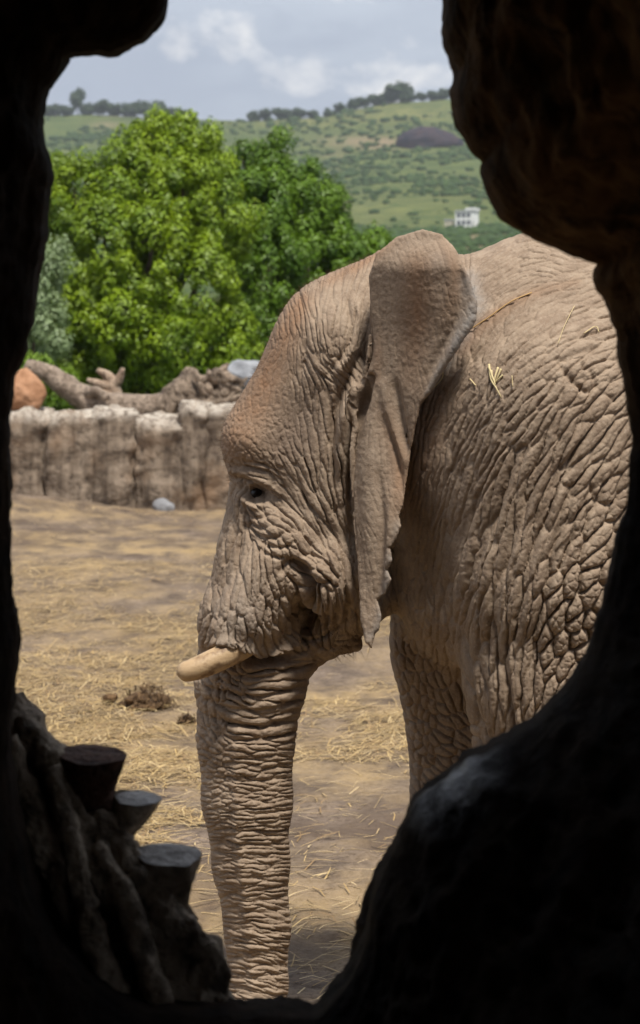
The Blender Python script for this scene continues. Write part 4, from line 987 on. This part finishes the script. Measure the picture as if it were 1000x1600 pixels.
def build_hill_plants():
    rng = np.random.default_rng(33); dk = leaf_mat('hill_tree_leaf', (.016, .036, .014), (.05, .09, .03), .1)
    bark = bpy.data.materials['bark']
    # three crowns shared by the ridge trees
    shapes = []
    for s in range(3):
        L = [((rng.normal(0, .9), rng.normal(0, .6), 3.2 + rng.uniform(-.6, 1.4)), (1.5, 1.3, 1.2)) for _ in range(6)]
        V, Q, col = crown(L, .55, 34, .40, rng, .8); shapes.append(mesh_obj('crown', V, Q, dk, smooth=False, cols={'leaf': col}))
        COL.objects.unlink(shapes[-1])
    tv, tq = tube([(0, 0, -1), (.05, 0, 1), (0, 0, 3)], [.25, .2, .1], 7); trunk0 = mesh_obj('trunk', tv, q2tri(tq), bark); COL.objects.unlink(trunk0)
    def rtree(px, py, sc, label, name='ridge_tree', group='trees along the hill ridge', wide=1.0, tall=1.0, k=0, lift=0):
        p = hit_hill(px, py) if py else None
        if p is None:
            Y = 1290.0; X = (px - 500) / F * Y; p = np.array([X, Y, hill_z(np.array([X]), np.array([Y]))[0]])
        r = empty(name, p, label=label, category='tree'); r.scale = (sc * wide, sc * wide, sc * tall); r.rotation_euler = (0, 0, rng.random() * 6)
        if group: r['group'] = group
        for src in (trunk0, shapes[k % 3]):
            c = src.copy(); COL.objects.link(c); c.parent = r; c.location = (0, 0, lift if src is not trunk0 else 0)
        return r
    rtree(121, None, 2.3, 'lone taller tree standing out above the hill ridge', group=None, wide=.75, tall=1.15, k=1)
    for i, (px, s) in enumerate([(70, 1.3), (86, 1.5), (102, 1.3), (140, 1.4), (155, 1.7), (172, 1.5), (196, 1.6), (212, 1.9), (228, 1.7), (243, 2.0), (262, 1.3), (282, 1.1), (398, 1.2), (412, 1.3), (436, 1.4), (452, 1.1), (470, 1.3), (490, 1.0), (512, 1.0), (530, 1.2)]):
        rtree(px, None, s, 'small dark tree on the hill ridge left of the rise', k=i, group='trees along the lower hill ridge', wide=1.5, lift=-1.0)
    for i, (px, s) in enumerate([(556, 1.3), (570, 1.2), (584, 1.4), (598, 1.3), (612, 1.5), (627, 2.3), (641, 1.4), (660, 1.1), (676, 1.2), (692, 1.3), (708, 1.1), (725, 1.2)]):
        rtree(px, None, s, 'small dark tree on the highest rise of the hill ridge', k=i, group='trees along the upper hill ridge', wide=1.5, lift=-1.0)
    # scrub that nobody could count
    iv, it = icosphere(0); N = 24000
    Y = 240 * (1290 / 240) ** (rng.random(N) ** .8); X = rng.uniform(-.17, .17, N) * Y
    dn = fbm(p3(X / 60, Y / 90), 3, 71); k = rng.random(N) < np.clip(.30 + 1.7 * dn, .04, 1); X, Y = X[k][:9000], Y[k][:9000]; N = len(X)
    z = hill_z(X, Y); s = rng.uniform(.5, 1.5, N) ** 1.4 * (.26 + Y / 1050)
    v = iv[None] * np.stack([s * rng.uniform(.9, 1.6, N), s, s * rng.uniform(.6, .95, N)], 1)[:, None]
    d_ = fbm((v + np.arange(N)[:, None, None] * .7).reshape(-1, 3) * .9, 3, 5).reshape(N, -1)
    v = v * (1 + .55 * d_)[..., None] + np.stack([X, Y, z + s * .3], 1)[:, None]
    V = v.reshape(-1, 3); T = (it[None] + (np.arange(N) * len(iv))[:, None, None]).reshape(-1, 3); t = new_mat('scrub'); nn = t.noise(t.obj, .02, 4); n2 = t.noise(t.obj, .5, 5)
    set_col(t, t.mix(t.mix((.030, .060, .020), (.075, .115, .034), nn), (.02, .04, .015), t.ramp(n2, [(.4, .7), (.6, 0)]))); t.b.inputs['Roughness'].default_value = 1
    mesh_obj('hillside_scrub', V, T, t.m, smooth=False, kind='stuff', label='scattered dark scrub covering the hillside')
    # dark outcrop
    p = hit_hill(672, 226); iv, it = icosphere(4); v = iv * np.array([16, 9, 8.5]); v = v * (1 + .10 * ridged(iv * 2.0, 3, 6))[:, None]; v[:, 2] *= 1 - .3 * sstep(0, 16, v[:, 0])
    t = new_mat('dark_rock'); n = t.noise(t.obj, .25, 6); set_col(t, t.mix((.010, .009, .020), (.045, .026, .030), t.ramp(n, [(.35, 0), (.7, 1)])))
    o = mesh_obj('rock_outcrop', v, it, t.m, label='dark purple brown rock outcrop below the ridge on the hill', category='rock'); o.location = p + np.array([0, 0, 0])
def box(x0, x1, y0, y1, z0, z1):
    V = [(x, y, z) for z in (z0, z1) for y in (y0, y1) for x in (x0, x1)]
    return np.array(V, float), [(0, 2, 3, 1), (4, 5, 7, 6), (0, 1, 5, 4), (2, 6, 7, 3), (0, 4, 6, 2), (1, 3, 7, 5)]
def build_house():
    p = hit_hill(729, 356); k = p[1] / F; w = 31 * k; h = 30 * k
    root = empty('house', p, label='small white two storey house with flat roof on the hillside', category='house'); root.rotation_euler = (0, 0, R_(-24))
    t = new_mat('white_plaster'); set_col(t, t.mix((.70, .70, .68), (.82, .82, .80), t.noise(t.obj, 1.2, 4)))
    wm = t.m; t = new_mat('window_glass'); set_col(t, (.05, .06, .08)); t.b.inputs['Roughness'].default_value = .15; gl = t.m
    t = new_mat('grey_slab'); set_col(t, (.42, .42, .42)); rf = t.m
    def pc(n, b, m, par=root): return mesh_obj(n, b[0], b[1], m, parent=par, smooth=False)
    pc('wall', box(-.5 * w, .5 * w, -.30 * w, .42 * w, -1.2, .84 * h), wm)
    r = pc('roof', box(-.54 * w, .54 * w, -.34 * w, .46 * w, .84 * h, .90 * h), rf); pc('parapet', box(.05 * w, .54 * w, -.34 * w, .46 * w, .90 * h + .002, 1.02 * h), wm, r)
    for zz in (.14, .52):
        for xx in (-.40, -.14, .12):
            f = pc('window', box(xx * w, (xx + .19) * w, -.30 * w - .05, -.30 * w - .002, zz * h, (zz + .24) * h), rf)
            pc('pane', box((xx + .015) * w, (xx + .175) * w, -.30 * w - .07, -.30 * w - .052, (zz + .02) * h, (zz + .22) * h), gl, f)
    d = pc('door', box(.36 * w, .47 * w, -.30 * w - .05, -.30 * w - .002, 0, .34 * h), rf)
    # shed next to it
    q = hit_hill(702, 356); s = empty('shed', q, label='small cream shed next to the white house', category='shed'); s.rotation_euler = (0, 0, R_(-24)); k2 = q[1] / F
    t = new_mat('cream_plaster'); set_col(t, (.55, .50, .38))
    mesh_obj('wall', *box(-6 * k2, 6 * k2, -5 * k2, 5 * k2, -1, 11 * k2), t.m, parent=s, smooth=False); mesh_obj('roof', *box(-7 * k2, 7 * k2, -6 * k2, 6 * k2, 11 * k2, 13 * k2), rf, parent=s, smooth=False)
# ------------------------------------------------------------------ the rock grotto the view is taken from
def rock_mat():
    t = new_mat('grotto_rock')
    n1 = t.noise(t.obj, 2.2, 5, .6); n2 = t.noise(t.mapping(t.obj, (1, 1, .45), (0, R_(35), 0)), 12, 7, .66, .5); n3 = t.noise(t.obj, 60, 5, .7)
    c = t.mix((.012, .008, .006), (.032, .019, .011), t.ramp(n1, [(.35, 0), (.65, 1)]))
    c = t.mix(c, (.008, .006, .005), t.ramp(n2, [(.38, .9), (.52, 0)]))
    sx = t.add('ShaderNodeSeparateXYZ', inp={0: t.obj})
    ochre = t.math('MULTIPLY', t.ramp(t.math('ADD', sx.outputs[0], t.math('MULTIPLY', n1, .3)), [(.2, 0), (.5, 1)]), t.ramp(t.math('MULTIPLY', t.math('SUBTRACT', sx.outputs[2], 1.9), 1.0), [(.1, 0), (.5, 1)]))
    c = t.mix(c, t.mix((.05, .026, .012), (.38, .21, .09), t.ramp(n2, [(.36, 0), (.66, 1)])), ochre)      # light on the upper right boss, painted in as paler ochre
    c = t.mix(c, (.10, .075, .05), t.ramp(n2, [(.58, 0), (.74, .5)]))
    # sky highlight on the sill edge, painted in as a paler, glossier patch
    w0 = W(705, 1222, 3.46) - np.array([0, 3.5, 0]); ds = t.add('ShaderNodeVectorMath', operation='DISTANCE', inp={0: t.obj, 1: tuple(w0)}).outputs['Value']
    lightened = t.math('MULTIPLY', t.ramp(ds, [(.03, 1), (.11, 0)]), t.ramp(n2, [(.40, .2), (.55, 1)]))
    c = t.mix(c, (.20, .20, .21), lightened)
    t.l.new(t.math('SUBTRACT', .85, t.math('MULTIPLY', lightened, .5)), t.b.inputs['Roughness']); t.l.new(t.math('ADD', .06, t.math('MULTIPLY', lightened, .45)), t.b.inputs['Specular IOR Level'])
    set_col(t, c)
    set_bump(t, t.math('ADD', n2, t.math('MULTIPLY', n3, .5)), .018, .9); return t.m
def build_grotto():
    cx, cy = 480.0, 700.0; P = np.asarray(OPEN, float)
    S = np.vstack([P, P[:1]]); seg = np.linalg.norm(np.diff(S, axis=0), axis=1); cum = np.concatenate([[0], np.cumsum(seg)])
    N = 760; s = np.linspace(0, cum[-1], N, endpoint=False); u = np.interp(s, cum, S[:, 0]); v = np.interp(s, cum, S[:, 1])
    jag = fbm(p3(s / 26, s * 0), 4, 5) * 5.0
    du, dv = u - cx, v - cy; L = np.hypot(du, dv); u = u + du / L * jag; v = v + dv / L * jag
    Y0 = 3.5; B = np.stack([(u - 500) / F * Y0, CAMZ - (v - HY) / F * Y0], 1)           # x, z of the rim
    C = np.array([(cx - 500) / F * Y0, CAMZ - (cy - HY) / F * Y0]); D = B - C; D /= np.linalg.norm(D, axis=1)[:, None]
    ang = np.arctan2(D[:, 1], D[:, 0])
    big = lambda rx, rz, cz: np.stack([np.cos(ang) * rx, cz + np.sin(ang) * rz], 1)
    E1 = big(1.9, 1.35, 1.75); E2 = big(2.6, 1.85, 1.75)
    deg = np.degrees(np.arctan2(-(v - cy), u - cx)) % 360            # photo-plane angle: 0 right, 90 up
    wrap = lambda c, w: np.exp(-((((deg - c + 180) % 360) - 180) / w) ** 2)
    soft = 1 + .9 * wrap(315, 18) + 1.3 * wrap(50, 22)              # the lower right ledge and upper right boss are rounder
    # (distance along view, outward offset, mix to the big ellipse, noise)   outside -> rim -> inside -> back
    prof = [(-2.7, 0, 2, .02), (-2.2, 1.9, 2, .1), (0, 2, 2, .12), (2.2, 2, 2, .12), (3.5, 1.98, 2, .10), (3.95, 1.9, 2, .08), (4.12, .55, 0, .06), (4.12, .46, 0, .06), (4.08, .34, 0, .05), (4.0, .22, 0, .045), (3.9, .14, 0, .04), (3.8, .08, 0, .03), (3.7, .04, 0, .02), (3.62, .016, 0, .012),
            (3.5, 0, 0, .006), (3.475, .012, 0, .010), (3.45, .03, 0, .016), (3.42, .055, 0, .022), (3.385, .09, 0, .03), (3.34, .135, 0, .036), (3.29, .19, 0, .04), (3.23, .25, 0, .045), (3.15, .32, 0, .05), (3.05, .40, 0, .055), (2.9, .50, 0, .06), (2.65, .62, 0, .06), (2.3, .75, 1, .06), (1.6, .93, 1, .06), (.6, 1.0, 1, .06), (-.6, 1.0, 1, .06), (-1.6, .9, 1, .06), (-2.1, .55, 1, .05), (-2.2, 0, 1, .02)]
    # resample the profile finely around the rim
    rows = []; 
    for a, b in zip(prof[:-1], prof[1:]):
        k = 5 if (2.6 < a[0] < 3.95 and a[2] == 0) else 2
        for f in np.linspace(0, 1, k, endpoint=False): rows.append((a, b, f))
    rows.append((prof[-1], prof[-1], 0))
    def at(p):
        Y, o, md, nz = p
        if md == 0:
            xz = B + D * o
            if Y < 3.5: return np.column_stack([xz[:, 0], 3.5 + (Y - 3.5) * soft, xz[:, 1]]), nz
        else:
            E = E1 if md == 1 else E2; c0 = np.array([0, 1.75])
            f = o if md == 1 else o / 2.0
            xz = c0 + (E - c0) * f
        return np.column_stack([xz[:, 0], np.full(N, Y), xz[:, 1]]), nz
    G = []; NZ = []
    for a, b, f in rows:
        pa, na = at(a); pb, nb = at(b); G.append(pa * (1 - f) + pb * f); NZ.append(na * (1 - f) + nb * f)
    G = np.array(G); NZ = np.array(NZ); M = len(G)
    tu = np.gradient(G, axis=0); tv = np.roll(G, -1, 1) - np.roll(G, 1, 1); nr = np.cross(tu, tv); nr /= np.linalg.norm(nr, axis=2)[..., None] + 1e-9
    F_ = G.reshape(-1, 3)
    d = (.9 * fbm(F_ * 3.1, 3, 61) + .75 * ridged(F_ * np.array([9, 7, 5]), 4, 62) + .3 * ridged(F_ * 26, 3, 63)).reshape(M, N)
    G = G + nr * (d * NZ[:, None])[..., None]
    # rock ledge kept clear of the camera
    i = np.arange(M - 1)[:, None] * N; j = np.arange(N)[None, :]; j2 = (j + 1) % N
    Q = np.stack([i + j, i + N + j, i + N + j2, i + j2], -1).reshape(-1, 4)
    # unseen opening added at the back left to let light onto the upper right
    V = G.reshape(-1, 3); mid = V[Q].mean(1)
    hole = (mid[:, 1] < 1.0) & (mid[:, 1] > -1.4) & (mid[:, 0] < -.6) & (mid[:, 2] > .62) & (mid[:, 2] < 1.5)
    hole |= (mid[:, 1] < 2.1) & (mid[:, 1] > -1.4) & (mid[:, 0] > .6) & (mid[:, 2] > .7) & (mid[:, 2] < 2.5)      # second unseen opening, added on the right to light the stump
    Q = Q[~hole]
    root = empty('rock_grotto', (0, 3.5, 0), label='dark rough rock wall with a ragged hole framing the elephant', category='rock')
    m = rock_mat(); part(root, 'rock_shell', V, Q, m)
    t = new_mat('grotto_floor'); set_col(t, t.mix((.05, .04, .03), (.10, .08, .06), t.noise(t.obj, 5, 5)))
    xs = np.linspace(-1.7, 1.7, 40); ys = np.linspace(-2.1, 2.75, 50); X, Y = np.meshgrid(xs, ys); Z = .62 + .02 * fbm(p3(X * 3, Y * 3), 3, 3).reshape(X.shape)
    n, k = X.shape; ii, jj = np.meshgrid(np.arange(n - 1), np.arange(k - 1), indexing='ij'); a = (ii * k + jj).ravel()
    part(root, 'floor', np.stack([X, Y, Z], -1).reshape(-1, 3), np.stack([a, a + 1, a + k + 1, a + k], 1), t.m)
def build_stump():
    """gnarled dead wood inside the opening, lower left, with three sawn stubs"""
    dark = wood_mat('gnarled_wood', (.13, .09, .06), (.62, .52, .40)); cut = wood_mat('sawn_wood', (.34, .31, .28), (.62, .60, .58)); red = wood_mat('red_wood', (.07, .03, .018), (.12, .055, .033))
    root = empty('dead_stump', W(120, 1600, 3.72), label='gnarled dead stump with sawn stubs leaning against the rock opening', category='stump')
    rng = np.random.default_rng(9)
    def tb(name, pts, rad, n=22, rough=.3, seed=1, mat=dark, rs=22, par=root):
        P = spline([W(*p) for p in pts], 60); r = np.interp(np.linspace(0, 1, 60), np.linspace(0, 1, len(rad)), rad) * 3.72 / F
        v, q = tube(P, r, n, True, rough=rough, seed=seed, rs=rs); return part(root, name, v, q2tri(q), mat)
    tb('trunk', [(10, 1090, 3.84), (60, 1220, 3.82), (120, 1350, 3.80), (190, 1480, 3.78), (240, 1640, 3.76)], [26, 58, 76, 96, 110], rough=.45, seed=2, rs=17, n=90)
    for k, (pts, rad) in enumerate([
        ([(30, 1120, 3.76), (80, 1190, 3.74), (118, 1290, 3.72), (170, 1380, 3.69), (235, 1470, 3.67), (300, 1620, 3.66)], [10, 20, 24, 26, 30, 34]),
        ([(18, 1150, 3.72), (50, 1260, 3.70), (90, 1370, 3.67), (140, 1470, 3.64), (180, 1640, 3.62)], [8, 16, 18, 22, 26]),
        ([(120, 1240, 3.76), (190, 1330, 3.72), (245, 1400, 3.70), (292, 1500, 3.69), (320, 1620, 3.68)], [14, 22, 24, 28, 30]),
        ([(80, 1200, 3.70), (105, 1290, 3.66), (128, 1380, 3.63), (150, 1480, 3.60), (205, 1620, 3.58)], [10, 13, 15, 15, 18]),
        ([(210, 1360, 3.68), (262, 1440, 3.67), (318, 1480, 3.68), (332, 1530, 3.69), (326, 1620, 3.69)], [16, 22, 22, 20, 22]),
        ([(150, 1320, 3.68), (196, 1400, 3.64), (226, 1500, 3.61), (262, 1620, 3.59)], [9, 14, 16, 18])]):
        tb('root', pts, rad, rough=.62, seed=10 + k, n=40, rs=26)
    def stub(pts, rad, mat, seed, label):
        P = np.array([W(*p) for p in pts]); P = spline(P, 16); r = np.interp(np.linspace(0, 1, 16), np.linspace(0, 1, len(rad)), rad) * 3.72 / F
        v, q = tube(P, r, 40, False, rough=.16, seed=seed, rs=20); nn = 40
        # flat sawn end
        end = v[-nn:]; c = end.mean(0); ax = P[-1] - P[-3]; ax /= np.linalg.norm(ax); up = np.array([.05, -.12, 1.0]); up /= np.linalg.norm(up)
        k = ((end - c) @ up) / (ax @ up); v[-nn:] = end - ax * k[:, None]
        st = part(root, 'stub', v, q2tri(q), mat, label=label)
        rim = v[-nn:]; c = rim.mean(0); top = np.vstack([rim * .999 + c * .001 + up * .001, c + (rim - c) * .5 + up * .003, c + up * .003]); j = np.arange(nn); j2 = (j + 1) % nn
        f = np.vstack([np.stack([j, j2, nn + j2], 1), np.stack([j, nn + j2, nn + j], 1), np.stack([nn + j, nn + j2, np.full(nn, 2 * nn)], 1)])
        mesh_obj('cut_face', top - np.array(root.location), f, mat if mat is red else cut, parent=st)
    stub([(142, 1300, 3.78), (143, 1240, 3.76), (143, 1180, 3.74)], [30, 36, 50], red, 3, 'dark red brown stub with a wide flat top')
    stub([(170, 1320, 3.80), (192, 1285, 3.78), (212, 1247, 3.77)], [24, 26, 35], dark, 4, 'small sawn stub with a pale top')
    stub([(245, 1460, 3.74), (252, 1395, 3.73), (264, 1337, 3.72)], [38, 42, 51], dark, 5, 'broad sawn stub with a pale grey top')
def build_straw_bits(el, mat):
    """stalks caught on the elephant's shoulder"""
    _, V, g, u, v = el; rng = np.random.default_rng(8)
    sel = np.nonzero((u > 640) & (u < 1000) & (v > 380) & (v < 700) & (V[:, 1] < 6.95) & (g[:, 1] < -.1))[0]
    uu, vv, Vs, gs = u[sel], v[sel], V[sel], g[sel]
    def surf(px, py, off=.007):
        d = (uu - px) ** 2 + (vv - py) ** 2; k = np.argsort(d)[:6]; k = k[np.argmin(Vs[k, 1])]; return Vs[k] + gs[k] * off
    def stalk(pts, w, label, tone, name='straw_stalk'):
        P = spline([surf(*p) for p in pts], 14) if len(pts) > 2 else np.linspace(surf(*pts[0]), surf(*pts[1]), 6)
        vv_, q = tube(P, np.full(len(P), w * .36), 6); c = np.tile(np.array(tone), (len(vv_), 1))
        mesh_obj(name, vv_ - P[0], q2tri(q), mat, cols={'tone': c}, label=label, category='straw').location = P[0]
    y = (.52, .41, .22); o = (.42, .26, .10)
    stalk([(728, 527), (765, 500), (800, 477), (832, 460)], .006, 'long straw stalk lying along the ridge of the elephant shoulder', o)
    stalk([(872, 538), (882, 510), (898, 480)], .003, 'thin straw stalk high on the elephant flank', y)
    stalk([(912, 522), (930, 512), (936, 520)], .005, 'short bent straw piece on the elephant flank near the rock', y)
    stalk([(676, 612), (690, 592), (694, 580)], .005, 'straw wisp tucked behind the elephant ear edge', y)
    stalk([(736, 592), (744, 602)], .006, 'tiny straw flake beside the straw tuft on the shoulder', y)
    stalk([(800, 588), (803, 604)], .004, 'tiny upright straw flake on the shoulder right of the tuft', y)
    # the tuft
    tv = []; 
    for a in ([(765, 570), (768, 592), (776, 606), (784, 620)], [(765, 573), (771, 590), (775, 602)], [(776, 574), (774, 590), (772, 600)], [(784, 576), (778, 588), (773, 598)], [(786, 586), (780, 592), (774, 598)], [(768, 580), (770, 590), (772, 598)]):
        P = spline([surf(x, y_, .006) for x, y_ in a], 10); tv.append(tube(P, np.linspace(.0036, .0018, 10), 6))
    V2, T2 = merge([(a, q2tri(b)) for a, b in tv]); p0 = V2.mean(0)
    ob = mesh_obj('straw_tuft', V2 - p0, T2, mat, cols={'tone': np.tile(np.array((.55, .45, .24)), (len(V2), 1))}, label='pale yellow straw tuft stuck on the elephant shoulder', category='straw'); ob.location = p0
build_ground(); sm = straw_mat(); build_straw(sm); build_dung(); build_wall(); build_driftwood()
build_hills(); build_trees(); build_hill_plants(); build_house()
build_grotto(); build_stump()
build_straw_bits(build_elephant(), sm)
def build_haze():
    V, Fc = box(-4600, 4600, -60, 4400, -1.6, 230)
    m = bpy.data.materials.new('haze'); m.use_nodes = True; nt = m.node_tree; nt.nodes.clear()
    v = nt.nodes.new('ShaderNodeVolumePrincipled'); o = nt.nodes.new('ShaderNodeOutputMaterial'); nt.links.new(v.outputs[0], o.inputs['Volume'])
    v.inputs['Color'].default_value = (.82, .88, .96, 1); v.inputs['Density'].default_value = .00016; v.inputs['Anisotropy'].default_value = .2
    mesh_obj('haze', V, Fc, m, smooth=False, kind='stuff', label='thin pale haze in the air')
build_haze()
